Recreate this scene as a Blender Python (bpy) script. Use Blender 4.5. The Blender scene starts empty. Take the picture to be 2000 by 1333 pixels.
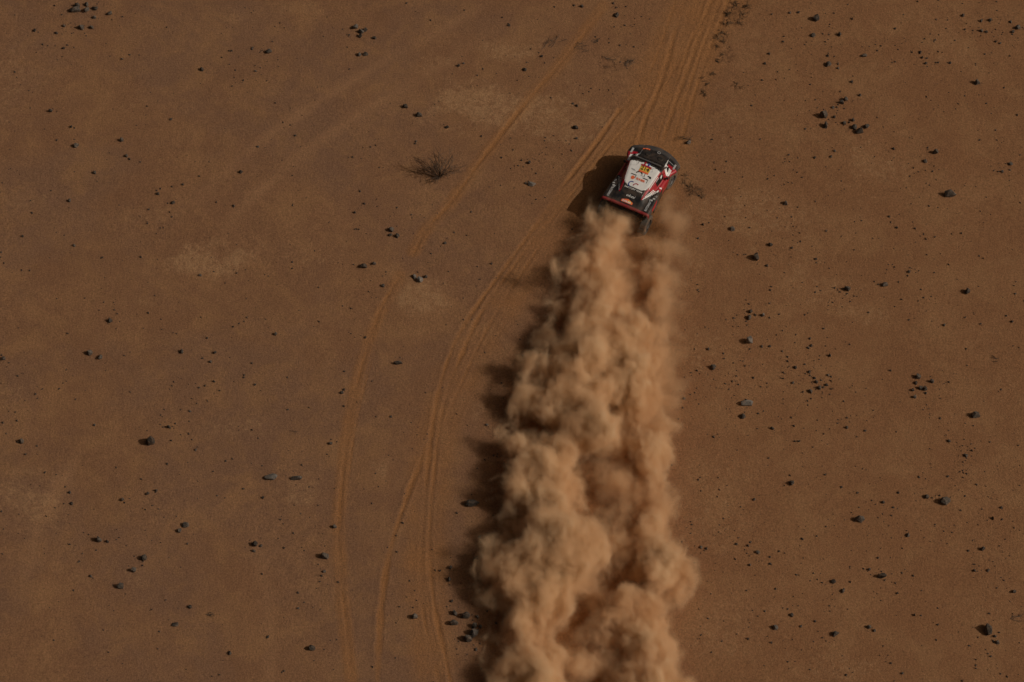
import bpy, bmesh, math, random
import numpy as np
from mathutils import Vector, Matrix, noise as mnoise

# ------------------------------------------------------------------ camera, sky, sun, exposure
scene = bpy.context.scene
COL = scene.collection
DEP = math.radians(55.0)          # how far the helicopter camera looks down
DIST = 140.3
FPX = 1000.0 / math.tan(math.radians(9.0))
CAM = np.array([0.0, -DIST * math.cos(DEP), DIST * math.sin(DEP)])
FWD = np.array([0.0, math.cos(DEP), -math.sin(DEP)])
UPV = np.array([0.0, math.sin(DEP), math.cos(DEP)])
cd = bpy.data.cameras.new('camera')
cam = bpy.data.objects.new('camera', cd)
COL.objects.link(cam)
cam.location = CAM
cam.rotation_euler = (math.pi / 2 - DEP, 0, 0)
cd.sensor_width = 36.0
cd.lens = 18.0 / math.tan(math.radians(9.0))
cd.clip_start = 1.0
cd.clip_end = 8000.0
scene.camera = cam

SUN_DIR = Vector((1.152, -0.24, 1.0)).normalized()
SUN_EL = math.asin(SUN_DIR.z)
world = bpy.data.worlds.new('World')
scene.world = world
world.use_nodes = True
wn = world.node_tree
sky = wn.nodes.new('ShaderNodeTexSky')
sky.sky_type = 'NISHITA'
sky.sun_disc = False
sky.sun_elevation = SUN_EL
sky.sun_rotation = math.atan2(SUN_DIR.x, SUN_DIR.y)
sky.air_density = 0.35
sky.dust_density = 8.0
sky.ozone_density = 0.4
wn.nodes['Background'].inputs[1].default_value = 0.05
hz = wn.nodes.new('ShaderNodeMix')          # a dusty desert sky: the blue mostly washed out
hz.data_type = 'RGBA'
hz.blend_type = 'MULTIPLY'
hz.inputs[0].default_value = 1.0
hz.inputs[7].default_value = (1.06, 0.95, 0.74, 1)
wn.links.new(sky.outputs[0], hz.inputs[6])
wn.links.new(hz.outputs[2], wn.nodes['Background'].inputs[0])

sl = bpy.data.lights.new('sun', 'SUN')
sl.energy = 3.0
sl.angle = math.radians(0.5)
sl.color = (1.0, 0.93, 0.84)
so = bpy.data.objects.new('sun', sl)
COL.objects.link(so)
so.location = (40, -10, 60)
so.rotation_euler = SUN_DIR.to_track_quat('Z', 'Y').to_euler()

vs = scene.view_settings
vs.view_transform = 'Standard'
vs.look = 'None'
vs.exposure = -0.80
vs.gamma = 1.0
vs.use_curve_mapping = False
scene.cycles.volume_bounces = 7
scene.cycles.max_bounces = 9
scene.cycles.transparent_max_bounces = 64     # rays cross the dust cloud's outline many times
scene.cycles.volume_step_rate = 1.5

R = random.Random(7)
NR = np.random.default_rng(11)


def px(u, v, h=0.0):
    """point at height h above the ground that the photograph shows at (u, v)"""
    d = FPX * FWD + (u - 1000.0) * np.array([1.0, 0, 0]) - (v - 666.5) * UPV
    t = (h - CAM[2]) / d[2]
    return CAM + d * t


# ------------------------------------------------------------------ helpers
def tag(o, label=None, cat=None, group=None, kind=None):
    for k, v in (('label', label), ('category', cat), ('group', group), ('kind', kind)):
        if v:
            o[k] = v
    return o


def link(name, me, mats=(), parent=None):
    o = bpy.data.objects.new(name, me)
    COL.objects.link(o)
    for m in mats:
        if o.data.materials.find(m.name) < 0:
            o.data.materials.append(m)
    if parent is not None:
        o.parent = parent
    return o


def bm_obj(name, bm, mat, parent=None, smooth=False):
    me = bpy.data.meshes.new(name)
    bm.to_mesh(me)
    bm.free()
    if smooth:
        for p in me.polygons:
            p.use_smooth = True
    return link(name, me, [mat] if mat else [], parent)


class Nodes:
    def __init__(self, name):
        self.m = bpy.data.materials.new(name)
        self.m.use_nodes = True
        self.t = self.m.node_tree
        self.b = self.t.nodes['Principled BSDF']

    def n(self, kind, **kw):
        x = self.t.nodes.new(kind)
        for k, v in kw.items():
            setattr(x, k, v)
        return x

    def l(self, a, b):
        self.t.links.new(a, b)

    def mix(self, fac, a, b, mode='MIX'):
        x = self.n('ShaderNodeMix', data_type='RGBA', blend_type=mode)
        for s, i in ((fac, 0), (a, 6), (b, 7)):
            if hasattr(s, 'is_output'):
                self.l(s, x.inputs[i])
            else:
                x.inputs[i].default_value = s if i == 0 else (*s, 1.0)
        return x.outputs[2]

    def noise(self, scale, detail=4, rough=0.55, vec=None, dist=0.0):
        x = self.n('ShaderNodeTexNoise')
        x.inputs['Scale'].default_value = scale
        x.inputs['Detail'].default_value = detail
        x.inputs['Roughness'].default_value = rough
        x.inputs['Distortion'].default_value = dist
        if vec is not None:
            self.l(vec, x.inputs['Vector'])
        return x.outputs['Fac']

    def ramp(self, s, lo, hi):
        x = self.n('ShaderNodeMapRange', interpolation_type='SMOOTHSTEP')
        self.l(s, x.inputs[0])
        x.inputs[1].default_value = lo
        x.inputs[2].default_value = hi
        return x.outputs[0]

    def math(self, op, a, b):
        x = self.n('ShaderNodeMath', operation=op)
        for i, s in enumerate((a, b)):
            if hasattr(s, 'is_output'):
                self.l(s, x.inputs[i])
            else:
                x.inputs[i].default_value = s
        return x.outputs[0]


def paint(name, col, rough=0.4, metal=0.0, dust=0.25, coat=0.0):
    """painted part with a thin, uneven film of desert dust"""
    k = Nodes(name)
    tc = k.n('ShaderNodeTexCoord').outputs['Object']
    f = k.ramp(k.noise(3.0, 5, 0.6, tc), 0.35, 0.75)
    f2 = k.math('MULTIPLY', f, dust)
    c = k.mix(f2, col, (0.20, 0.12, 0.07))
    k.l(c, k.b.inputs['Base Color'])
    r = k.math('ADD', k.math('MULTIPLY', f, 0.3), rough)
    k.l(r, k.b.inputs['Roughness'])
    k.b.inputs['Metallic'].default_value = metal
    k.b.inputs['Coat Weight'].default_value = coat
    return k.m


# ------------------------------------------------------------------ ground
def vnoise(X, Y, scale, seed):
    g = np.random.default_rng(seed).random((256, 256))
    x, y = X * scale, Y * scale
    xi, yi = np.floor(x).astype(int), np.floor(y).astype(int)
    fx, fy = x - xi, y - yi
    fx, fy = fx * fx * (3 - 2 * fx), fy * fy * (3 - 2 * fy)
    a, b = g[xi & 255, yi & 255], g[(xi + 1) & 255, yi & 255]
    c, d = g[xi & 255, (yi + 1) & 255], g[(xi + 1) & 255, (yi + 1) & 255]
    return (a * (1 - fx) + b * fx) * (1 - fy) + (c * (1 - fx) + d * fx) * fy


def fbm(X, Y, scale, seed, octv=4):
    s, a, t = 0.0, 1.0, 0.0
    for o in range(octv):
        s = s + a * vnoise(X + 13.7 * o, Y - 7.1 * o, scale * 2 ** o, seed + o)
        t += a
        a *= 0.55
    return s / t


def axis(lo, hi, step, far):
    core = np.arange(lo, hi + step / 2, step)
    g, d = [], step
    while sum(g) < far:
        d *= 1.35
        g.append(d)
    out = np.cumsum(g)
    return np.concatenate([(lo - out)[::-1], core, hi + out])


STEP = 0.06
GX = axis(-27.0, 27.0, STEP, 4000)
GY = axis(-19.0, 23.0, STEP, 4000)
XX, YY = np.meshgrid(GX, GY)
near = (np.abs(XX) < 40) & (np.abs(YY) < 36)
ZZ = np.where(near, 0.10 * (fbm(XX, YY, 0.10, 3) - 0.5) + 0.035 * (fbm(XX, YY, 0.7, 9) - 0.5)
              + 0.014 * (fbm(XX, YY, 4.0, 15, 3) - 0.5), 0.0)
WORN = np.zeros_like(ZZ)      # old tracks, nearly blown over
WARM = np.zeros_like(ZZ)      # loose orange sand churned up by tyres
PALE = np.zeros_like(ZZ)      # pale fine sand lying on the gravel crust
SOOT = np.zeros_like(ZZ)      # brown plant litter


def window(x0, x1, y0, y1):
    i0, i1 = np.searchsorted(GX, [x0, x1])
    j0, j1 = np.searchsorted(GY, [y0, y1])
    return slice(j0, j1), slice(i0, i1)


def spline(pts, n=10):
    P = np.array([px(u, v)[:2] for u, v in pts])
    out = []
    for i in range(len(P) - 1):
        p0, p1, p2, p3 = P[max(i - 1, 0)], P[i], P[i + 1], P[min(i + 2, len(P) - 1)]
        for k in range(n):
            t = k / n
            out.append(0.5 * ((2 * p1) + (p2 - p0) * t + (2 * p0 - 5 * p1 + 4 * p2 - p3) * t * t
                              + (3 * p1 - p0 - 3 * p2 + p3) * t ** 3))
    out.append(P[-1])
    return np.array(out)


def dist_to(line, reach):
    """distance of every near vertex to the line, and the share of the way along it"""
    D = np.full_like(ZZ, 1e9)
    T = np.zeros_like(ZZ)
    n = len(line) - 1
    for i in range(n):
        a, b = line[i], line[i + 1]
        w = window(min(a[0], b[0]) - reach, max(a[0], b[0]) + reach, min(a[1], b[1]) - reach, max(a[1], b[1]) + reach)
        x, y = XX[w] - a[0], YY[w] - a[1]
        e = b - a
        t = np.clip((x * e[0] + y * e[1]) / max(e @ e, 1e-9), 0, 1)
        d = np.hypot(x - t * e[0], y - t * e[1])
        m = d < D[w]
        D[w] = np.where(m, d, D[w])
        T[w] = np.where(m, (i + t) / n, T[w])
    return D, T


RUT = 0.21


def rut(pts, depth=0.03, half=0.13, berm=0.025, warm=0.8, fade=(0.0, 0.0), line=None):
    line = spline(pts) if line is None else line
    half *= 0.82
    D, T = dist_to(line, half * 5)
    D = D + 0.10 * half * (fbm(XX, YY, 2.2, 21, 2) - 0.5) * (D < 9)
    k = np.ones_like(D)
    if fade[0]:
        k *= np.clip(T / fade[0], 0, 1)
    if fade[1]:
        k *= np.clip((1 - T) / fade[1], 0, 1)
    sd_ = int(abs(line[0][0] * 137 + line[-1][1] * 71)) % 9973
    k *= np.clip(2.5 * fbm(XX, YY, 0.5, 77 + sd_, 3) - 0.65, 0.22, 1.15)
    D = np.abs(D + half * 1.5 * (fbm(XX, YY, 1.3, 83 + sd_, 3) - 0.5))
    g = np.exp(-(D / half) ** 2)
    r = np.exp(-((D - 1.5 * half) / (0.6 * half)) ** 2)
    ZZ[:] += (RUT if line[:, 0].mean() > 4.0 else 2.5 * RUT) * k * (-depth * g + berm * r)
    WARM[:] = np.maximum(WARM, warm * (0.45 + 0.55 * np.minimum(k, 1)) * np.exp(-(D / (1.35 * half)) ** 2))


def belt(pts, half, warm):
    D, T = dist_to(spline(pts), half * 2.2)
    D = D * (0.8 + 0.4 * fbm(XX, YY, 0.5, 31, 3))
    WARM[:] = np.maximum(WARM, warm * (0.6 + 0.7 * (fbm(XX, YY, 0.9, 33, 3) - 0.2)) * np.clip(1.6 - D / half, 0, 1) * (D < 1e8))


def blob(arr, u, v, ru, rv, amt, seed=41):
    c = px(u, v)
    rx, ry = ru / 43.0, rv / 35.0
    w = window(c[0] - 2.2 * rx, c[0] + 2.2 * rx, c[1] - 2.2 * ry, c[1] + 2.2 * ry)
    d = np.hypot((XX[w] - c[0]) / rx, (YY[w] - c[1]) / ry)
    d = d + 2.0 * (fbm(XX[w], YY[w] * 1.5, 0.7, seed, 5) - 0.5)
    arr[w] = np.maximum(arr[w], amt * np.clip(1.25 - d, 0, 0.85))


# the worn belt the car came along, and the road ahead of it
belt([(1420, -40), (1370, 60), (1325, 170), (1285, 280), (1245, 400), (1190, 600), (1160, 800), (1140, 1000), (1120, 1400)], 1.5, 0.75)
belt([(1360, -40), (1310, 80), (1265, 190), (1215, 280), (1130, 380), (1050, 500), (965, 620), (890, 760), (845, 900), (832, 1100), (855, 1400)], 1.0, 0.6)
belt([(1180, 10), (1090, 130), (1058, 165), (1000, 235), (942, 310), (880, 395), (835, 445), (808, 492)], 0.34, 0.62)
belt([(782, 538), (722, 660), (683, 820), (664, 980), (667, 1140), (688, 1345)], 0.32, 0.6)
# single track on the shadow side
rut([(1175, 25), (1130, 80), (1090, 130), (1058, 165), (1000, 235), (942, 310), (880, 395), (835, 445), (808, 492)], 0.035, 0.12, 0.03, 0.95)
rut([(782, 538), (765, 565), (745, 600), (722, 660), (700, 740), (683, 820), (672, 900), (664, 980), (661, 1060), (667, 1140), (677, 1230), (688, 1345)], 0.03, 0.13, 0.03, 0.9, (0.05, 0))
rut([(735, 680), (715, 745), (697, 820), (686, 890), (676, 980)], 0.02, 0.06, 0.02, 0.7, (0.3, 0.3))
# left pair
rut([(1210, 215), (1160, 285), (1110, 350), (1040, 450), (985, 525), (930, 600), (893, 660), (866, 730), (850, 800), (842, 860), (834, 930), (826, 1040), (822, 1110), (826, 1190), (840, 1265), (862, 1350)], 0.04, 0.13, 0.035, 0.9)
rut([(1060, 440), (985, 545), (935, 620), (903, 690), (876, 760), (857, 840), (849, 910), (841, 1000), (838, 1080), (848, 1180), (864, 1260), (884, 1350)], 0.04, 0.12, 0.035, 0.9, (0.15, 0))
rut([(842, 900), (836, 1010), (833, 1100), (842, 1190), (868, 1345)], 0.02, 0.05, 0.02, 0.7, (0.2, 0))
rut([(1085, 430), (1035, 510), (985, 585), (940, 665), (905, 740), (875, 810), (858, 860)], 0.025, 0.1, 0.025, 0.75, (0.15, 0.2))
rut([(846, 845), (828, 890), (808, 935), (785, 1000), (765, 1060), (752, 1130), (742, 1220), (737, 1345)], 0.03, 0.15, 0.03, 0.9, (0.15, 0))
rut([(1000, 600), (940, 720), (880, 850)], 0.012, 0.09, 0.012, 0.5, (0.3, 0.3))
# the road ahead: many ruts
road = [
    ([(1345, -30), (1322, 50), (1302, 125), (1285, 175), (1262, 230), (1245, 290)], 0.09, 0.15, 0.07),
    ([(1395, -30), (1378, 25), (1352, 75), (1325, 120), (1312, 145)], 0.05, 0.12, 0.05),
    ([(1402, -30), (1375, 45), (1352, 110), (1330, 170), (1305, 240), (1288, 300)], 0.07, 0.14, 0.06),
    ([(1418, -30), (1392, 40), (1366, 110), (1346, 170), (1325, 235), (1310, 300)], 0.05, 0.09, 0.04),
    ([(1430, -30), (1408, 40), (1380, 110), (1356, 185), (1338, 250), (1322, 310)], 0.06, 0.12, 0.05),
    ([(1385, -30), (1362, 40), (1335, 120), (1312, 190), (1290, 250), (1272, 300)], 0.04, 0.08, 0.04),
    ([(1310, 128), (1312, 142), (1300, 165), (1290, 182), (1278, 194)], 0.06, 0.07, 0.04),
    ([(1330, -30), (1305, 45), (1282, 110), (1258, 165), (1235, 205)], 0.04, 0.09, 0.03),
    ([(1262, 225), (1250, 262), (1242, 300)], 0.05, 0.09, 0.05),
    ([(1300, 120), (1270, 180), (1230, 240), (1195, 290)], 0.04, 0.10, 0.03),
    ([(1235, 190), (1195, 240), (1150, 300), (1090, 375)], 0.05, 0.13, 0.04),
    ([(1255, 205), (1215, 255), (1175, 305), (1120, 375), (1060, 450)], 0.03, 0.09, 0.03),
]
for p, d, h, b in road:
    rut(p, d, h, b, 0.95, (0.0, 0.15))
# ruts under the dust
rut([(1205, 430), (1180, 600), (1162, 780), (1153, 920), (1132, 1080), (1118, 1160), (1124, 1360)], 0.06, 0.16, 0.05, 0.9)
rut([(1290, 440), (1278, 600), (1262, 780), (1252, 920), (1232, 1080), (1216, 1160), (1220, 1360)], 0.06, 0.16, 0.05, 0.9)
# old, half blown-over tracks
for pts in ([(990, -20), (880, 48), (780, 105), (640, 188), (530, 262), (430, 345), (360, 430)], [(1000, 40), (900, 102), (800, 165), (700, 225), (580, 312), (480, 400), (420, 480)], [(160, 880), (110, 960), (60, 1080), (30, 1200)], [(500, 1050), (520, 1150), (528, 1280), (530, 1400)]):
    D, T = dist_to(spline(pts), 1.5)
    D = np.abs(D + 0.25 * (fbm(XX, YY, 0.8, 57, 3) - 0.5))
    WORN[:] = np.maximum(WORN, np.clip(1.5 * fbm(XX, YY, 0.4, 51, 3) - 0.1, 0.15, 1.0) * np.minimum(1, 4 * np.minimum(T, 1 - T)) * np.exp(-(D / 0.30) ** 2))
# sand patches the photograph shows
for b in [(400, 505, 110, 34, 0.95), (950, 195, 130, 75, 0.95), (1000, 100, 70, 30, 0.8), (835, 580, 70, 32, 0.9), (60, 970, 75, 45, 0.75),
          (590, 970, 40, 35, 0.7), (880, 120, 70, 40, 0.6), (1090, 230, 110, 60, 0.7), (480, 30, 70, 30, 0.5), (60, 395, 70, 26, 0.6),
          (15, 170, 45, 90, 0.5), (540, 15, 90, 25, 0.5), (1480, 430, 170, 60, 0.65), (1700, 330, 80, 60, 0.6), (1560, 560, 120, 50, 0.5),
          (1680, 620, 80, 30, 0.6), (1420, 240, 60, 90, 0.4), (300, 420, 90, 25, 0.45), (285, 590, 50, 18, 0.5), (620, 500, 70, 30, 0.4),
          (470, 830, 70, 25, 0.5), (745, 910, 26, 40, 0.6), (960, 800, 60, 40, 0.55), (990, 640, 40, 40, 0.5), (1450, 1240, 110, 60, 0.5),
          (1640, 1310, 60, 40, 0.5), (1420, 90, 60, 60, 0.35), (1880, 100, 90, 70, 0.35), (230, 200, 60, 25, 0.35), (270, 1130, 40, 22, 0.5),
          (1380, 700, 60, 80, 0.5), (1400, 1000, 80, 110, 0.45), (1360, 520, 50, 60, 0.5), (20, 760, 40, 40, 0.5), (610, 1180, 30, 40, 0.35)]:
    blob(PALE, *b)
for b in [(1435, 30, 26, 40, 0.8), (1418, 95, 16, 60, 0.7), (1385, 160, 16, 30, 0.5), (1375, 178, 10, 12, 0.7), (1352, 368, 26, 14, 0.9), (1205, 130, 34, 18, 0.6),
          (1155, 90, 30, 8, 0.4), (1075, 82, 22, 10, 0.4), (408, 1199, 12, 5, 0.7), (1742, 1180, 9, 7, 0.8), (1345, 268, 16, 8, 0.5), (880, 262, 18, 12, 0.5),
          (1200, 235, 20, 12, 0.4), (1340, 345, 22, 10, 0.4), (1470, 460, 40, 14, 0.3)]:
    blob(SOOT, *b, seed=63)
ZZ += 0.02 * PALE * near

nx, ny = len(GX), len(GY)
me = bpy.data.meshes.new('ground')
me.vertices.add(nx * ny)
me.vertices.foreach_set('co', np.stack([XX, YY, ZZ], -1).astype(np.float32).ravel())
I = (np.arange(ny - 1)[:, None] * nx + np.arange(nx - 1)[None, :]).ravel()
F = np.stack([I, I + 1, I + nx + 1, I + nx], 1).astype(np.int32)
me.loops.add(F.size)
me.loops.foreach_set('vertex_index', F.ravel())
me.polygons.add(len(F))
me.polygons.foreach_set('loop_start', np.arange(0, F.size, 4, dtype=np.int32))
me.polygons.foreach_set('use_smooth', np.ones(len(F), dtype=bool))
for nm, arr in (('worn', WORN), ('warm', WARM), ('pale', PALE), ('soot', SOOT)):
    at = me.attributes.new(nm, 'FLOAT', 'POINT')
    at.data.foreach_set('value', np.clip(arr, 0, 1).astype(np.float32).ravel())
me.update()


def ground_z(x, y):
    i = int(np.clip(np.searchsorted(GX, x), 1, nx - 1))
    j = int(np.clip(np.searchsorted(GY, y), 1, ny - 1))
    return float(min(ZZ[j - 1, i - 1], ZZ[j, i]))


k = Nodes('desert_sand')
geo = k.n('ShaderNodeNewGeometry').outputs['Position']
at = {nm: k.n('ShaderNodeAttribute', attribute_name=nm).outputs['Fac'] for nm in ('warm', 'pale', 'soot', 'worn')}
sep = k.n('ShaderNodeSeparateXYZ')
k.l(geo, sep.inputs[0])
big = k.ramp(k.noise(0.13, 6, 0.65, geo, 0.5), 0.40, 0.60)
mid = k.ramp(k.noise(0.45, 8, 0.74, geo, 0.4), 0.44, 0.66)
east = k.ramp(k.math('ADD', sep.outputs[0], k.math('MULTIPLY', k.noise(0.12, 3, 0.5, geo), 16.0)), -2.0, 20.0)
base = k.mix(big, (0.210, 0.112, 0.064), (0.224, 0.113, 0.058))
base = k.mix(east, base, (0.238, 0.115, 0.054))
base = k.mix(k.math('MULTIPLY', mid, 0.75), base, (0.285, 0.150, 0.070))
fine = k.noise(7.0, 6, 0.8, geo)
gravel = k.ramp(k.noise(2.2, 10, 0.86, geo, 0.8), 0.42, 0.62)          # gravel crust against fine sand, in flecks
zone = k.ramp(k.noise(0.28, 4, 0.6, geo), 0.38, 0.64)
base = k.mix(k.math('MULTIPLY', k.math('MULTIPLY', gravel, zone), 0.55), base, (0.310, 0.165, 0.080))
grit = k.ramp(k.noise(3.0, 9, 0.85, geo, 0.5), 0.52, 0.70)
base = k.mix(k.math('MULTIPLY', grit, 0.40), base, (0.150, 0.080, 0.050))
base = k.mix(k.math('MULTIPLY', at['worn'], 0.85), base, (0.310, 0.166, 0.084))
pale_f = k.ramp(k.math('ADD', at['pale'], k.math('MULTIPLY', k.math('SUBTRACT', k.noise(3.6, 9, 0.88, geo, 0.7), 0.5), 4.2)), 0.30, 1.15)
base = k.mix(k.math('MULTIPLY', pale_f, 0.85), base, (0.360, 0.208, 0.106))
warm_f = k.ramp(k.math('ADD', at['warm'], k.math('MULTIPLY', k.math('SUBTRACT', fine, 0.5), 0.35)), 0.12, 0.85)
base = k.mix(k.math('MULTIPLY', warm_f, 0.85), base, (0.300, 0.138, 0.052))
soot_f = k.ramp(k.math('ADD', at['soot'], k.math('MULTIPLY', k.math('SUBTRACT', k.noise(5.0, 6, 0.8, geo), 0.5), 2.2)), 0.45, 0.95)
base = k.mix(k.math('MULTIPLY', soot_f, 0.75), base, (0.085, 0.042, 0.022))
# litter of brown specks on the crust
sp = k.ramp(k.noise(8.0, 4, 0.75, geo), 0.58, 0.70)
spm = k.ramp(k.noise(0.35, 3, 0.6, geo), 0.40, 0.62)
base = k.mix(k.math('MULTIPLY', k.math('MULTIPLY', sp, spm), 0.6), base, (0.11, 0.055, 0.030))
grain = k.noise(14.0, 4, 0.8, geo)
g2 = k.n('ShaderNodeMapRange')
k.l(grain, g2.inputs[0])
g2.inputs[1].default_value, g2.inputs[2].default_value = 0.25, 0.75
g2.inputs[3].default_value, g2.inputs[4].default_value = 0.55, 1.45
cg = k.n('ShaderNodeCombineColor')
for i in range(3):
    k.l(g2.outputs[0], cg.inputs[i])
base = k.mix(1.0, base, cg.outputs[0], 'MULTIPLY')
k.l(base, k.b.inputs['Base Color'])
k.b.inputs['Roughness'].default_value = 0.95
k.b.inputs['Specular IOR Level'].default_value = 0.15
bp = k.n('ShaderNodeBump')
bp.inputs['Strength'].default_value = 0.8
bp.inputs['Distance'].default_value = 0.06
k.l(k.noise(9.0, 6, 0.78, geo), bp.inputs['Height'])
k.l(bp.outputs[0], k.b.inputs['Normal'])
ground = link('ground', me, [k.m])
tag(ground, 'flat desert floor of brown gravelly sand crossed by curving tyre tracks', 'ground', kind='structure')

# ------------------------------------------------------------------ stones
k = Nodes('basalt')
tc = k.n('ShaderNodeTexCoord').outputs['Object']
oi = k.n('ShaderNodeObjectInfo').outputs['Random']
c = k.mix(k.ramp(k.noise(14.0, 5, 0.7, tc), 0.35, 0.7), (0.042, 0.037, 0.032), (0.120, 0.100, 0.082))
gm = k.n('ShaderNodeMapRange')
k.l(oi, gm.inputs[0])
gm.inputs[3].default_value, gm.inputs[4].default_value = 0.65, 1.5
cg = k.n('ShaderNodeCombineColor')
for i in range(3):
    k.l(gm.outputs[0], cg.inputs[i])
c = k.mix(1.0, c, cg.outputs[0], 'MULTIPLY')
c = k.mix(k.math('MULTIPLY', k.ramp(k.noise(7.0, 4, 0.7, tc), 0.42, 0.68), 0.45), c, (0.170, 0.100, 0.060))   # sand caught on the stone
k.l(c, k.b.inputs['Base Color'])
k.b.inputs['Specular IOR Level'].default_value = 0.2
k.b.inputs['Roughness'].default_value = 0.9
bp = k.n('ShaderNodeBump')
bp.inputs['Strength'].default_value = 0.5
bp.inputs['Distance'].default_value = 0.03
k.l(k.noise(30.0, 5, 0.7, tc), bp.inputs['Height'])
k.l(bp.outputs[0], k.b.inputs['Normal'])
BASALT = k.m

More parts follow.
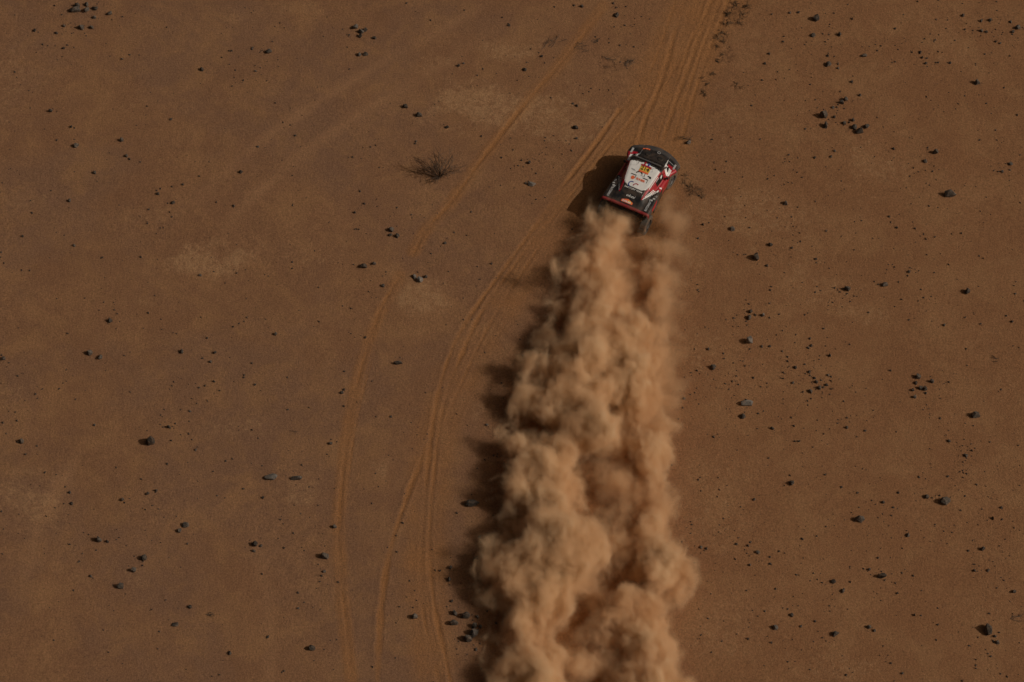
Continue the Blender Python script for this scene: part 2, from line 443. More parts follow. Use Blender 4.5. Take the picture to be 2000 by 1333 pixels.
PALE_ROCK = BASALT.copy()
PALE_ROCK.name = 'pale_basalt'
for n_ in PALE_ROCK.node_tree.nodes:
    if n_.type == 'MIX' and abs(n_.inputs[7].default_value[0] - 0.120) < 1e-3:
        n_.inputs[6].default_value = (0.105, 0.095, 0.085, 1)
        n_.inputs[7].default_value = (0.185, 0.165, 0.145, 1)
TILES = {  # corner of each piece of the photograph, then x, y, width of every stone in it (in thirds of a pixel)
    'A': (0, 0, """445,35,45 430,60,70 500,65,45 545,50,50 632,80,40 500,30,35 545,105,28 467,162,50 525,163,40 370,152,25 198,180,25 222,188,12 325,193,25
365,280,25 320,268,12 88,92,14 705,342,22 198,402,12 470,390,10 615,255,12 520,240,8 702,115,8 870,135,8 1550,302,48 1457,287,20 1510,300,12 1165,404,35
1478,382,14 1478,413,20 1507,395,14 1455,75,14 1418,46,12 1590,155,14 1610,183,10 1283,195,10 1328,376,12 1360,407,12 1355,450,12 1363,480,10 1160,485,14
1872,213,16 1897,175,10 292,645,35 306,632,12 175,628,16 412,736,22 438,845,42 700,812,32 850,617,16 987,692,22 730,905,25 748,922,22 812,940,16 545,1002,32
790,727,12 1393,998,28 1210,940,14 1490,850,20 1520,880,8 1632,931,14 1638,711,16 1680,728,18 1681,629,12 1057,1071,20 912,1126,26 1000,1176,32 970,1180,14
400,1163,34 1352,1194,22 1692,1192,16 1025,912,8 295,1107,14 930,1322,14 36,908,10 120,495,12"""),
    'B': (660, 0, """97,160,50 130,185,45 155,175,35 128,210,32 207,220,34 122,318,32 157,314,38 733,61,16 450,66,8 553,58,8 990,148,22 697,382,24 725,368,20
1178,327,24 1077,404,36 1107,444,14 1410,39,26 1607,88,42 1658,92,12 1600,155,14 1660,147,18 1632,263,18 1712,272,14 1718,108,12 385,618,44 466,668,48 630,739,28
585,590,12 450,821,20 218,845,16 145,857,14 303,600,10 770,501,10 1465,515,16 1382,613,22 1437,586,10 1372,740,40 1378,802,22 1345,820,10 1000,800,14 1353,873,16
1105,942,28 1042,960,18 1147,1003,18 1115,1062,62 1085,1060,20 150,1180,20 95,1231,20 342,1204,14 477,1242,10 547,1183,10 302,1327,36 1128,917,10 1590,545,12 1183,883,10"""),
    'C': (1330, 0, """775,108,58 628,73,24 678,71,24 752,18,14 762,204,36 820,198,16 915,201,32 990,110,22 1238,165,22 1370,10,18 1288,85,14 1478,112,18 1630,90,24
1785,117,32 1737,122,26 1735,178,28 1765,184,26 1905,127,24 1947,161,42 1917,184,30 1857,200,12 1845,250,22 1828,238,12 1903,326,18 1410,226,16 1125,257,10 1157,265,16
1257,287,14 1057,322,42 847,322,26 848,372,46 908,368,20 908,394,20 510,310,22 482,367,22 590,240,20 725,243,12 1380,303,30 1395,333,22 1415,367,24 1490,362,18
1555,365,20 1705,370,16 1710,480,46 1870,507,16 987,472,22 757,448,14 600,452,12 1035,550,22 950,577,40 927,594,38 945,628,14 878,622,26 820,668,62 885,677,24
833,727,48 718,745,20 943,712,32 992,695,28 1000,737,44 1070,733,46 1028,763,56 778,578,16 432,549,14 1463,631,14 1590,630,16 1945,668,18 1822,754,16 1828,812,16
1470,883,44 1410,930,36 1228,860,24 772,912,22 867,906,22 887,873,22 620,895,22 678,915,16 838,965,14 1905,950,32 1857,993,22 1550,1125,72 600,1178,44 1438,1072,14
1645,1062,10 1332,1180,12 1248,1318,16 540,1017,14 645,1060,12 125,1302,20 295,1322,30 640,1294,12 1042,1207,10 40,825,40 65,718,8 290,795,16 255,998,14"""),
    'D': (0, 440, """130,67,20 427,118,26 593,187,18 3,187,14 125,260,18 910,200,10 1157,292,22 1420,260,14 1693,217,18 636,553,38 672,598,12 830,598,12 574,494,14 762,438,8
1430,535,18 1383,570,16 1593,631,30 515,740,42 577,765,40 18,773,30 1048,732,34 1110,723,10 1243,739,26 1217,792,24 1410,882,16 1663,883,18 1237,905,22 1188,930,18
1153,942,18 1475,923,20 995,930,12 1097,1076,20 930,1100,18 245,950,18 365,915,14 88,1084,14 545,1157,20 35,1207,16 123,1252,36 865,1253,68 1092,1209,18 975,1170,30
943,1170,14 1045,1213,12 1132,1300,20 1663,1069,20 1788,1058,14 1912,1263,26 1893,1328,14 1976,970,26 1382,1188,10 1840,555,10 1730,495,10 612,842,12 1140,1032,12 928,18,12"""),
    'E': (660, 440, """305,28,44 300,55,34 340,62,34 98,25,14 618,102,24 538,163,18 673,41,16 743,58,16 145,238,56 205,224,30 278,272,16 258,350,30 440,297,40 470,318,50
505,298,34 462,272,16 640,268,18 375,192,10 918,305,14 1013,120,10 727,547,14 177,384,14 158,650,20 98,650,12 345,797,62 22,970,26 35,953,22 305,1110,20 220,1110,14
518,1212,14 1070,755,22 110,1026,12 380,702,10 860,1157,24 85,485,8"""),
    'F': (1330, 440, """433,187,58 513,112,40 293,23,40 640,131,20 687,47,16 1248,14,20 1468,66,20 1422,171,18 1318,271,22 495,235,22 780,195,24 1175,347,42 1118,328,14
1143,344,16 958,369,50 788,358,16 888,366,14 1648,386,46 1722,356,14 1927,350,14 1932,398,20 1405,422,16 1003,411,14 1020,413,12 517,378,18 513,454,16 609,467,10
978,443,16 103,383,16 400,500,32 390,535,46 430,520,22 470,522,36 513,537,18 308,555,12 382,580,14 393,670,62 468,702,22 512,701,22 157,718,22 183,823,46 665,635,18
745,657,20 735,710,24 752,698,22 826,600,18 860,757,26 837,700,14 978,692,14 1318,551,16 1522,580,20 1912,560,24 618,762,18 660,823,30 90,842,20 107,862,12 303,799,16
322,841,14 418,884,18 256,918,18 296,905,18 740,850,24 770,885,26 850,868,20 780,908,30 797,942,34 838,925,28 747,963,34 868,902,18 645,912,20 1368,880,40 1357,915,30
1340,957,26 1385,945,40 1408,950,34 1415,975,22 1348,997,30 1448,905,34 1497,910,10 1165,895,12 1073,946,12 373,1031,66 352,1105,42 447,1091,18 593,1005,14 733,1018,18
15,1003,22 80,970,14 1650,718,18 1657,814,14 1697,1102,58 527,1175,32 792,1130,14 905,1147,18 957,1173,26 1063,1191,20 1113,1073,14 1075,1132,14 187,1227,20 680,1250,20
1551,1249,24 1630,1278,14 1683,1307,18 1640,1328,20 703,1320,12 1422,1042,14 1403,1070,12"""),
    'G': (0, 883, """260,121,18 967,70,18 1087,62,12 1563,143,92 1710,152,78 1145,170,10 852,243,28 903,226,22 1257,254,16 1520,263,20 708,278,26 412,300,26 370,301,12
403,236,22 320,325,14 1070,425,46 1035,456,36 572,507,48 620,519,26 1473,535,44 1508,541,24 1466,573,26 828,613,44 825,658,16 771,684,44 695,780,50 727,823,14 524,720,24
1623,391,18 1640,414,12 1697,470,18 1933,433,34 1878,602,52 1880,543,12 1874,692,26 1517,706,18 1725,813,18 1724,902,20 1957,752,16 958,858,20 1097,897,28 1010,996,44
1325,1163,32 1547,1069,26 1800,1138,46 1633,1274,16 340,868,12 312,1090,16 258,590,10 930,525,10 477,590,14 20,450,14 1790,203,18"""),
    'H': (660, 883, """768,300,82 688,357,18 293,20,16 320,47,10 235,200,12 338,484,14 287,552,16 340,580,18 545,568,14 820,495,24 650,672,28 590,690,18 563,688,18 640,740,38
655,862,24 442,955,44 435,903,16 672,935,48 735,950,60 667,993,56 785,1010,44 822,1012,34 782,1050,70 745,1085,66 797,1145,26 687,1142,12 795,618,38 200,1245,16 445,805,12
5,755,12 445,345,10 195,298,16 805,957,24 710,762,12"""),
    'I': (1330, 883, """507,38,18 637,182,40 630,138,16 115,228,16 210,262,14 222,222,20 422,277,22 452,254,10 345,320,16 100,165,18 928,205,20 1022,238,20 1167,292,24
1257,235,22 1420,258,32 1523,285,68 1648,22,24 1628,74,12 1652,126,18 1632,147,14 1546,142,18 1711,188,18 1757,112,12 1766,198,12 1850,322,22 1804,384,26 1930,440,14
1026,392,60 1165,360,14 1228,322,20 1255,326,12 785,489,20 245,388,18 62,423,14 32,442,12 318,535,24 390,545,20 440,582,32 513,609,20 315,622,18 396,656,22 382,590,12
112,554,22 143,562,22 78,643,16 1308,480,36 1306,455,14 1744,560,34 1470,418,14 1520,458,14 1163,720,58 1088,681,24 1097,710,14 1222,705,14 880,752,32 979,754,18 935,803,36
1253,818,18 1695,686,26 1693,650,12 1775,684,24 1925,808,30 1853,728,12 1157,860,12 640,946,30 692,1010,22 445,952,14 540,1018,42 887,1055,48 1085,1014,36 1117,1035,22
1353,943,22 1486,999,20 1770,1032,70 1813,1066,26 1829,1102,30 115,1063,18 175,1163,16 523,1105,18 1170,1125,16 1793,1184,18 1705,1236,20 1708,1254,14 993,1278,14 1280,1280,22
1627,1328,18 965,912,12 807,703,12 680,714,12 1247,946,10"""),
}
# stones one can name by their look: label, the short name others refer to, long-short-high proportions
NAMED = {
    'G1563,143': ('largest pale grey slab lying flat in open sand', 'the big pale slab', (1.15, 0.62, 0.32)),
    'G1710,152': ('long low dark stone beside the big pale slab', 'the long dark stone', (1.2, 0.45, 0.4)),
    'D865,1253': ('large black triangular boulder alone in open sand, its shaded face toward the viewer', 'the triangular black boulder', (1.0, 0.9, 0.8)),
    'B1115,1062': ('low tan-grey rock between the dry bush and the shadow of the car', 'the low rock near the car', (1.1, 0.7, 0.4)),
    'E345,797': ('bow-shaped thin black stone between the two curving tyre tracks', 'the bow-shaped black stone', (1.3, 0.4, 0.45)),
    'E145,238': ('round brown-grey boulder beside the single curving track, a small black chip next to it', 'the boulder by the single track', (1.0, 0.9, 0.6)),
    'E470,318': ('pale rounded stone in front of a trio where the single track breaks off', 'the trio at the track gap', (1.0, 0.8, 0.6)),
    'E305,28': ('dark boulder at the back of a three-stone cluster inside the track bend', 'the cluster inside the track bend', (1.0, 0.85, 0.6)),
    'B130,185': ('square grey block in the middle of the blocky stone heap', 'the blocky stone heap', (1.0, 0.8, 0.6)),
    'A430,60': ('broadest dark boulder of the heap in the top corner of the sand', 'the top corner heap', (1.2, 0.8, 0.5)),
    'A467,162': ('squat black boulder one step below the top corner heap', 'the squat black boulder', (1.0, 0.9, 0.7)),
    'A1550,302': ('lone slanted dark boulder with a grey sunlit side', 'the lone slanted boulder', (1.1, 0.8, 0.6)),
    'A438,845': ('lone coal-black boulder below the top corner heap, amid bare sand', 'the coal-black boulder', (1.0, 0.9, 0.7)),
    'B466,668': ('dark pointed boulder, lower of two on the pale sand patch above the dry bush', 'the lower pale-patch boulder', (1.1, 0.8, 0.6)),
    'B1372,740': ('slanted dark boulder beside the road edge just above the car shadow', 'the slanted boulder above the car shadow', (1.1, 0.8, 0.6)),
    'B1607,88': ('dark notched boulder beside the road at the top edge', 'the notched roadside boulder', (0.9, 1.0, 0.6)),
    'C775,108': ('tall tan-grey boulder standing highest up beyond the road scrub', 'the tall tan boulder', (1.0, 0.9, 0.75)),
    'C820,668': ('lumpy domed boulder, biggest of the loose group beyond the car nose', 'the lumpy domed boulder', (1.0, 0.95, 0.75)),
    'C1028,763': ('dark boulder leaning against two flatter stones in the loose group', 'the leaning boulder', (1.0, 0.9, 0.7)),
    'C1550,1125': ('broad wedge-shaped boulder with a long dark shadow, alone on bare sand', 'the broad wedge boulder', (1.2, 0.75, 0.6)),
    'C1470,883': ('dark peaked boulder, upper of a pair above the broad wedge boulder', 'the peaked boulder', (1.0, 0.85, 0.75)),
    'C1710,480': ('lone dark rock with a sharp shadow spike near the far edge', 'the spiky-shadow rock', (1.0, 0.85, 0.7)),
    'C1947,161': ('domed grey boulder of the group in the far top corner', 'the far corner group', (1.1, 0.85, 0.6)),
    'C1057,322': ('flat tilted grey stone alone between road scrub and far corner group', 'the flat tilted stone', (1.2, 0.7, 0.4)),
    'F433,187': ('square-topped boulder throwing a boxy black shadow', 'the square-topped boulder', (1.0, 0.9, 0.75)),
    'F393,670': ('pale half-domed boulder with a forked shadow beside the dust trail', 'the half-domed boulder', (1.0, 0.9, 0.75)),
    'F373,1031': ('loaf-shaped grey boulder across from the middle of the dust trail', 'the loaf-shaped boulder', (1.25, 0.7, 0.55)),
    'F1697,1102': ('dark rough boulder alone below the compact stone pile', 'the rough lone boulder', (1.1, 0.9, 0.6)),
    'F1648,386': ('dark arrow-shaped stone with pebbles round its foot', 'the arrow-shaped stone', (1.0, 0.8, 0.7)),
    'F1175,347': ('dark wedge stone trailed by two pebbles', 'the wedge with two pebbles', (1.1, 0.8, 0.6)),
    'F1385,945': ('middle stone of the compact stone pile', 'the compact stone pile', (1.0, 0.8, 0.6)),
    'F780,908': ('largest chip at the centre of the wide rubble scatter', 'the wide rubble scatter', (1.0, 0.8, 0.6)),
    'I1523,285': ('large dark oval boulder, biggest low on the sunlit side of the dust trail', 'the dark oval boulder', (1.15, 0.85, 0.6)),
    'I1026,392': ('dark boulder with a straight sharp shadow edge, below the wide rubble scatter', 'the sharp-shadow boulder', (1.1, 0.8, 0.65)),
    'I1163,720': ('dark boulder ringed by six small pebbles', 'the pebble-ringed boulder', (1.1, 0.8, 0.6)),
    'I1770,1032': ('oblong upright black boulder tilted toward two smaller stones in the bottom corner', 'the oblong tilted boulder', (0.75, 1.2, 0.7)),
    'I637,182': ('dark rock with a crown of small chips, down-trail from the wide rubble scatter', 'the chip-crowned rock', (1.0, 0.9, 0.7)),
    'I887,1055': ('squarish grey boulder by itself near the bottom edge', 'the squarish boulder', (1.1, 0.85, 0.6)),
    'H768,300': ('low jagged rock in front of the dark fringe of the dust trail', 'the jagged rock near the dust', (1.3, 0.55, 0.45)),
    'H735,950': ('grey boulder at the head of the tight cluster beside the dust trail', 'the cluster beside the dust', (1.0, 0.85, 0.7)),
    'H442,955': ('dark boulder alone beside the paired ruts', 'the boulder beside the ruts', (1.0, 0.85, 0.7)),
    'G572,507': ('tall dark boulder with a smaller stone touching its sunlit side', 'the tall dark boulder', (1.0, 0.95, 0.8)),
    'G1070,425': ('upper grey stone of a diagonal pair in empty sand', 'the diagonal pair', (1.1, 0.8, 0.6)),
    'G828,613': ('rounded black stone topping a loose row of four', 'the loose row of four', (1.0, 0.9, 0.7)),
    'G1878,602': ('grey wedge boulder beside the outermost tyre track', 'the wedge by the outer track', (1.1, 0.9, 0.7)),
    'G1473,535': ('dark boulder with two pebbles clinging to it, amid bare sand', 'the boulder with clinging pebbles', (1.0, 0.9, 0.7)),
    'G1010,996': ('black stone with a thin shadow tail, low in the emptiest sand', 'the thin-tailed stone', (1.1, 0.8, 0.6)),
    'G1800,1138': ('dark heart-shaped stone near the bottom of the outermost track', 'the heart-shaped stone', (1.0, 0.9, 0.65)),
    'D515,740': ('round dark stone paired with a pointed one in open sand', 'the round-and-pointed pair', (1.0, 0.95, 0.7)),
    'D636,553': ('upright dark stone above the round-and-pointed pair', 'the upright dark stone', (0.9, 1.0, 0.8)),
}
stones = []
for t, (ox, oy, s) in TILES.items():
    for w in s.split():
        x, y, z = (int(q) for q in w.split(','))
        stones.append(dict(key=f'{t}{x},{y}', u=ox + x / 2.963, v=oy + y / 2.963, s=z / 2.963))
stones.sort(key=lambda q: (q['key'] not in NAMED, -q['s']))
N_SINGLE = 292
PALE_ONES = ('G1563,143', 'E470,318', 'B1115,1062', 'B97,160', 'B130,185', 'F393,670', 'F373,1031', 'H782,1050', 'E440,297', 'C40,825', 'F470,522', 'I540,1018')


def rock_bm(w, d, h, seed, n=22, fancy=False):
    """an angular stone: hull of random points on a squashed ball, chipped, its foot sunk in the sand"""
    r = random.Random(seed)
    bm = bmesh.new()
    for i in range(n):
        v = Vector((r.gauss(0, 1), r.gauss(0, 1), r.gauss(0, 1))).normalized()
        e = 1.0 - 0.28 * r.random()
        bm.verts.new((v.x * e, v.y * e, v.z * e))
    res = bmesh.ops.convex_hull(bm, input=bm.verts[:])
    junk = [g for g in res['geom_interior'] if isinstance(g, bmesh.types.BMVert)]
    bmesh.ops.delete(bm, geom=junk, context='VERTS')
    if fancy:
        bmesh.ops.bevel(bm, geom=bm.edges[:], offset=0.07, segments=1, affect='EDGES', clamp_overlap=True)
        bmesh.ops.triangulate(bm, faces=bm.faces[:])
        bmesh.ops.subdivide_edges(bm, edges=bm.edges[:], cuts=1, use_grid_fill=True)
        for v in bm.verts:
            q = mnoise.noise(v.co * 2.3 + Vector((seed, 0, 0))) * 0.09 + mnoise.noise(v.co * 6.0 + Vector((0, seed, 0))) * 0.045
            v.co *= 1.0 + q
    tilt = Matrix.Rotation(r.uniform(-0.3, 0.3), 3, 'X') @ Matrix.Rotation(r.uniform(-0.3, 0.3), 3, 'Y')
    for v in bm.verts:
        q = tilt @ v.co
        v.co = (q.x * w / 2, q.y * d / 2, (q.z + 0.45) * h / 1.45)
    bmesh.ops.recalc_face_normals(bm, faces=bm.faces[:])
    return bm


CLOCK = ['twelve', 'one', 'two', 'three', 'four', 'five', 'six', 'seven', 'eight', 'nine', 'ten', 'eleven']
NUM = ['half a car width', 'one car width', 'one and a half car widths', 'two car widths', 'two and a half car widths', 'three car widths',
       'three and a half car widths', 'four car widths', 'four and a half car widths', 'five car widths', 'five and a half car widths', 'six car widths']
marks = [('the dry bush', 855, 335), ('the car', 1250, 350)]
for q in stones:
    if q['key'] in NAMED:
        marks.append((NAMED[q['key']][1], q['u'], q['v']))
used_labels = set()


def label_for(q):
    size = 'mid-sized' if q['s'] > 13 else ('small' if q['s'] > 8.6 else 'tiny')
    near_marks = sorted(marks, key=lambda m: math.hypot(q['u'] - m[1], (q['v'] - m[2]) * 1.0))
    for m in near_marks[:14]:
        dx, dy = q['u'] - m[1], q['v'] - m[2]
        hour = CLOCK[round(math.degrees(math.atan2(dx, -dy)) / 30) % 12]
        n = round(math.hypot(dx, dy) / 100.0 * 2) - 1
        if n >= len(NUM):
            continue
        lab = (f'{size} dark stone touching {m[0]} at {hour} o\'clock' if n < 0 and math.hypot(dx, dy) < 12 else
               f'{size} dark stone close to {m[0]} at {hour} o\'clock' if n < 0 else f'{size} dark stone {NUM[n]} from {m[0]} at {hour} o\'clock')
        if len(lab.split()) <= 16 and lab not in used_labels:
            used_labels.add(lab)
            return lab
    return f'{size} dark stone in open sand'


for i, q in enumerate(stones[:N_SINGLE]):
    named = NAMED.get(q['key'])
    pr = named[2] if named else (1.0, R.uniform(0.65, 1.0), R.uniform(0.5, 0.75))
    w = 0.95 * q['s'] / 43.5
    p = px(q['u'] + 0.10 * q['s'], q['v'] + 0.08 * q['s'])
    o = bm_obj('boulder' if q['s'] > 13 else 'stone', rock_bm(w * pr[0], w * pr[1], w * pr[2] * 1.3, 100 + i, 16 + i % 9, q['s'] > 9), PALE_ROCK if q['key'] in PALE_ONES else BASALT)
    o.location = (p[0], p[1], ground_z(p[0], p[1]) - 0.01)
    o.rotation_euler = (0, 0, 0 if named else R.uniform(0, 6.28))
    tag(o, named[0] if named else label_for(q), 'boulder' if q['s'] > 13 else 'stone', 'dark stones scattered over the sand')

# everything smaller: loose pebbles nobody could count
bmp = bmesh.new()


def pebble(bm, x, y, w, r):
    z0 = ground_z(x, y)
    a = r.uniform(0, 6.28)
    ca, sa = math.cos(a), math.sin(a)
    h, d = w * r.uniform(0.4, 0.75), w * r.uniform(0.55, 1.0)
    pts = [(-0.5, -0.1, 0), (0.05, -0.5, 0), (0.5, 0.05, 0), (0.1, 0.5, 0), (-0.2, -0.15, 0.85), (0.2, -0.1, 1.0), (0.05, 0.25, 0.75)]
    vv = []
    for (X, Y, Z) in pts:
        X, Y = (X + r.uniform(-.1, .1)) * w, (Y + r.uniform(-.1, .1)) * d
        vv.append(bm.verts.new((x + ca * X - sa * Y, y + sa * X + ca * Y, z0 - 0.01 + Z * h)))
    for f in ((0, 1, 4), (1, 5, 4), (1, 2, 5), (2, 6, 5), (2, 3, 6), (3, 0, 4), (3, 4, 6), (4, 5, 6)):
        bm.faces.new([vv[j] for j in f])


for q in stones[N_SINGLE:]:
    p = px(q['u'], q['v'])
    pebble(bmp, p[0], p[1], 0.95 * q['s'] / 43.5, R)
cnt = 0
centres = [(q['u'], q['v']) for q in stones]
while cnt < 5200:
    if R.random() < 0.55:
        c = R.choice(centres)
        u, v = c[0] + R.gauss(0, 28), c[1] + R.gauss(0, 22)
    else:
        u, v = R.uniform(-40, 2040), R.uniform(-40, 1370)
    if u < 1150 and R.random() < 0.45:
        continue
    p = px(u, v)
    if WARM[np.clip(np.searchsorted(GY, p[1]), 0, ny - 1), np.clip(np.searchsorted(GX, p[0]), 0, nx - 1)] > 0.45 and R.random() < 0.9:
        continue
    if fbm(np.array([p[0]]), np.array([p[1]]), 0.5, 91, 3)[0] < R.uniform(0.2, 0.62):
        continue
    pebble(bmp, p[0], p[1], min(0.035 + R.expovariate(1 / 0.028), 0.14), R)
    cnt += 1
o = bm_obj('pebbles', bmp, BASALT)
tag(o, 'loose dark pebbles and chips strewn thinly all over the desert floor', 'pebbles', kind='stuff')

# ------------------------------------------------------------------ dry plants
def twig_material(name, a, b):
    k = Nodes(name)
    tc = k.n('ShaderNodeTexCoord').outputs['Object']
    k.l(k.mix(k.noise(6.0, 3, 0.6, tc), a, b), k.b.inputs['Base Color'])
    k.b.inputs['Roughness'].default_value = 0.9
    return k.m


TWIG = twig_material('dead_twig', (0.065, 0.042, 0.027), (0.130, 0.082, 0.052))
LITTER = twig_material('dead_grass', (0.085, 0.050, 0.026), (0.150, 0.088, 0.042))


def tube(bm, pts, r0, r1):
    rings = []
    for i, p in enumerate(pts):
        a = (pts[min(i + 1, len(pts) - 1)] - pts[max(i - 1, 0)]).normalized()
        s = a.cross(Vector((0.31, 0.2, 0.93))).normalized()
        t = a.cross(s)
        r = r0 + (r1 - r0) * i / (len(pts) - 1)
        rings.append([bm.verts.new(p + r * (math.cos(q) * s + math.sin(q) * t)) for q in (0, 2.094, 4.189)])
    for x, y in zip(rings, rings[1:]):
        for j in range(3):
            bm.faces.new((x[j], x[(j + 1) % 3], y[(j + 1) % 3], y[j]))


def branch(bm, p, d, length, r, depth, rnd, spread, droop):
    pts = [p.copy()]
    n = 5
    for i in range(n):
        d = (d + Vector((rnd.gauss(0, 1), rnd.gauss(0, 1), rnd.gauss(0, 1))) * 0.13 + Vector((0, 0, -droop))).normalized()
        p = p + d * (length / n)
        if p.z < 0.01:
            p.z = 0.01
            d.z = abs(d.z) * 0.3
        pts.append(p.copy())
    tube(bm, pts, r, r * 0.45)
    if depth:
        for i in range(rnd.randint(4, 5)):
            q = pts[rnd.randint(1, n)]
            e = (d + Vector((rnd.gauss(0, 1), rnd.gauss(0, 1), rnd.gauss(0, 0.8))) * spread).normalized()
            branch(bm, q, e, length * rnd.uniform(0.4, 0.7), r * 0.58, depth - 1, rnd, spread, droop)


rb = random.Random(4)
bush = bpy.data.objects.new('dry_bush', None)
COL.objects.link(bush)
p = px(857, 349)
bush.location = (p[0], p[1], ground_z(p[0], p[1]))
tag(bush, 'leafless dry bush of dark fanned twigs alone on the sand', 'bush')
bm = bmesh.new()
tube(bm, [Vector((0, 0, -0.05)), Vector((0.02, 0.0, 0.06)), Vector((0.03, 0.02, 0.14))], 0.05, 0.03)
bm_obj('stem', bm, TWIG, bush)
for a, e, L in [(20, 38, 0.85), (32, 30, 0.95), (45, 45, 0.8), (62, 48, 0.8), (82, 55, 0.65), (100, 60, 0.6), (125, 48, 0.8), (142, 38, 0.9), (158, 40, 0.75), (8, 50, 0.6),
                (178, 42, 0.55), (-20, 55, 0.4), (205, 55, 0.45), (28, 55, 0.7), (135, 60, 0.6), (50, 25, 0.8), (150, 25, 0.8), (270, 65, 0.35)]:
    a, e = math.radians(a + rb.uniform(-5, 5)), math.radians(e)
    bm = bmesh.new()
    branch(bm, Vector((0.02, 0.01, 0.05)), Vector((math.cos(a) * math.cos(e), math.sin(a) * math.cos(e), math.sin(e))), L * (1.15 if 15 < math.degrees(a) < 165 else 1.0), 0.018, 2, rb, 0.5, 0.01)
    bm_obj('branch', bm, TWIG, bush)


def scrub(u, v, size, n, label, name='dry_scrub', cat='scrub', group=None, flat=0.5, mat=None, seed=0, direction=None):
    r = random.Random(seed * 31 + int(u))
    bm = bmesh.new()
    for i in range(n):
        a = r.uniform(0, 6.28) if direction is None else math.radians(direction + r.uniform(-22, 22))
        e = r.uniform(0.1, 1.2) * (1 - flat) + 0.08
        branch(bm, Vector((r.gauss(0, size * 0.2), r.gauss(0, size * 0.2), 0.01)), Vector((math.cos(a) * math.cos(e), math.sin(a) * math.cos(e), math.sin(e))),
               size * r.uniform(0.35, 0.75), 0.0115, 1, r, 0.5, 0.04)
    o = bm_obj(name, bm, mat or LITTER)
    p = px(u, v)
    o.location = (p[0], p[1], ground_z(p[0], p[1]))
    tag(o, label, cat, group)


SCRUB = [  # beside the road, from the far end towards the car
    (1437, 8, 0.30, 10, 'dry tuft at the very top of the roadside scrub line'), (1458, 12, 0.40, 12, 'wide brown tuft set back from the road at the top edge'),
    (1424, 26, 0.42, 14, 'thick dark tuft hugging the road, second from the top'), (1450, 28, 0.34, 10, 'rusty brown tuft behind the thick dark roadside tuft'),
    (1418, 46, 0.38, 12, 'dark tuft where the roadside scrub bends toward the road'), (1444, 44, 0.30, 8, 'orange-brown low tuft behind the scrub bend'),
    (1413, 63, 0.34, 10, 'slim dark tuft midway along the roadside scrub line'), (1401, 73, 0.34, 10, 'spiky dark tuft standing nearest in on the road edge'.replace('nearest in', 'farther out')),
    (1415, 80, 0.28, 8, 'small dark tuft behind the spiky roadside tuft'), (1401, 92, 0.28, 8, 'dark two-pronged tuft below the spiky roadside tuft'),
    (1408, 105, 0.20, 6, 'faint sparse tuft below the two-pronged tuft'), (1403, 117, 0.24, 7, 'compact dark tuft by itself lower on the road edge'),
    (1392, 143, 0.28, 8, 'dark tuft leaning into the road well above the car'), (1383, 163, 0.26, 7, 'thin brown tuft between leaning tuft and round black tuft'),
    (1375, 182, 0.28, 12, 'round blackish tuft at the lower end of the roadside scrub'), (1438, 167, 0.34, 7, 'star-shaped sparse dead plant away from the road edge'),
    (1371, 151, 0.18, 5, 'tiny twiggy tuft close on the road edge'),
]
for i, (u, v, s, n, lab) in enumerate(SCRUB):
    scrub(u, v, s * 0.95, n, lab, group='dry scrub along the road', seed=i)
scrub(1340, 271, 0.42, 9, 'dark twiggy bush with a stone at its foot, ahead of the car', 'dry_shrub', 'shrub', mat=TWIG, seed=40)
for i, (u, v, s, n, lab) in enumerate([(1334, 361, 0.5, 12, 'upper clump of dark plant litter beside the car'), (1352, 372, 0.55, 16, 'longest dark clump of plant litter beside the car'),
                                      (1372, 386, 0.3, 8, 'small brown clump of plant litter below the longest one'), (1336, 345, 0.3, 7, 'faint brown litter clump level with the car door')]):
    scrub(u, v, s, max(4, n // 2), lab, 'plant_litter', 'plant litter', 'plant litter beside the car', flat=0.85, seed=50 + i)
for i, (u, v, s, n, a, lab) in enumerate([(1066, 96, 0.7, 5, 40, 'dead branch lying in pale sand above the dry bush'), (1085, 82, 0.45, 4, 30, 'short dead branch beside the longer one above the dry bush'),
                                         (1130, 94, 0.7, 5, 8, 'crooked dead branch with a dark root end'), (1160, 84, 0.4, 5, 20, 'twiggy tip of dead wood beside the crooked branch'),
                                         (1182, 112, 0.8, 5, -38, 'dead branch with dark root running down to the road'), (1225, 128, 0.6, 9, 60, 'brushy dead branch end on the road edge'),
                                         (562, 846, 0.42, 1, -28, 'single bent twig lying alone in open sand'), (1975, 1206, 0.5, 6, 5, 'sparse dead plant by the oblong tilted boulder'),
                                         (405, 1199, 0.3, 6, -10, 'low brown dead tuft in the emptiest sand'), (1948, 705, 0.35, 6, 170, 'grey spidery dead plant far out from the dust trail')]):
    scrub(u, v, s, n, lab, 'dead_branch' if i < 7 else 'dead_plant', 'branch' if i < 7 else 'plant', 'dead wood on the sand', flat=0.8, mat=TWIG, seed=70 + i, direction=a)

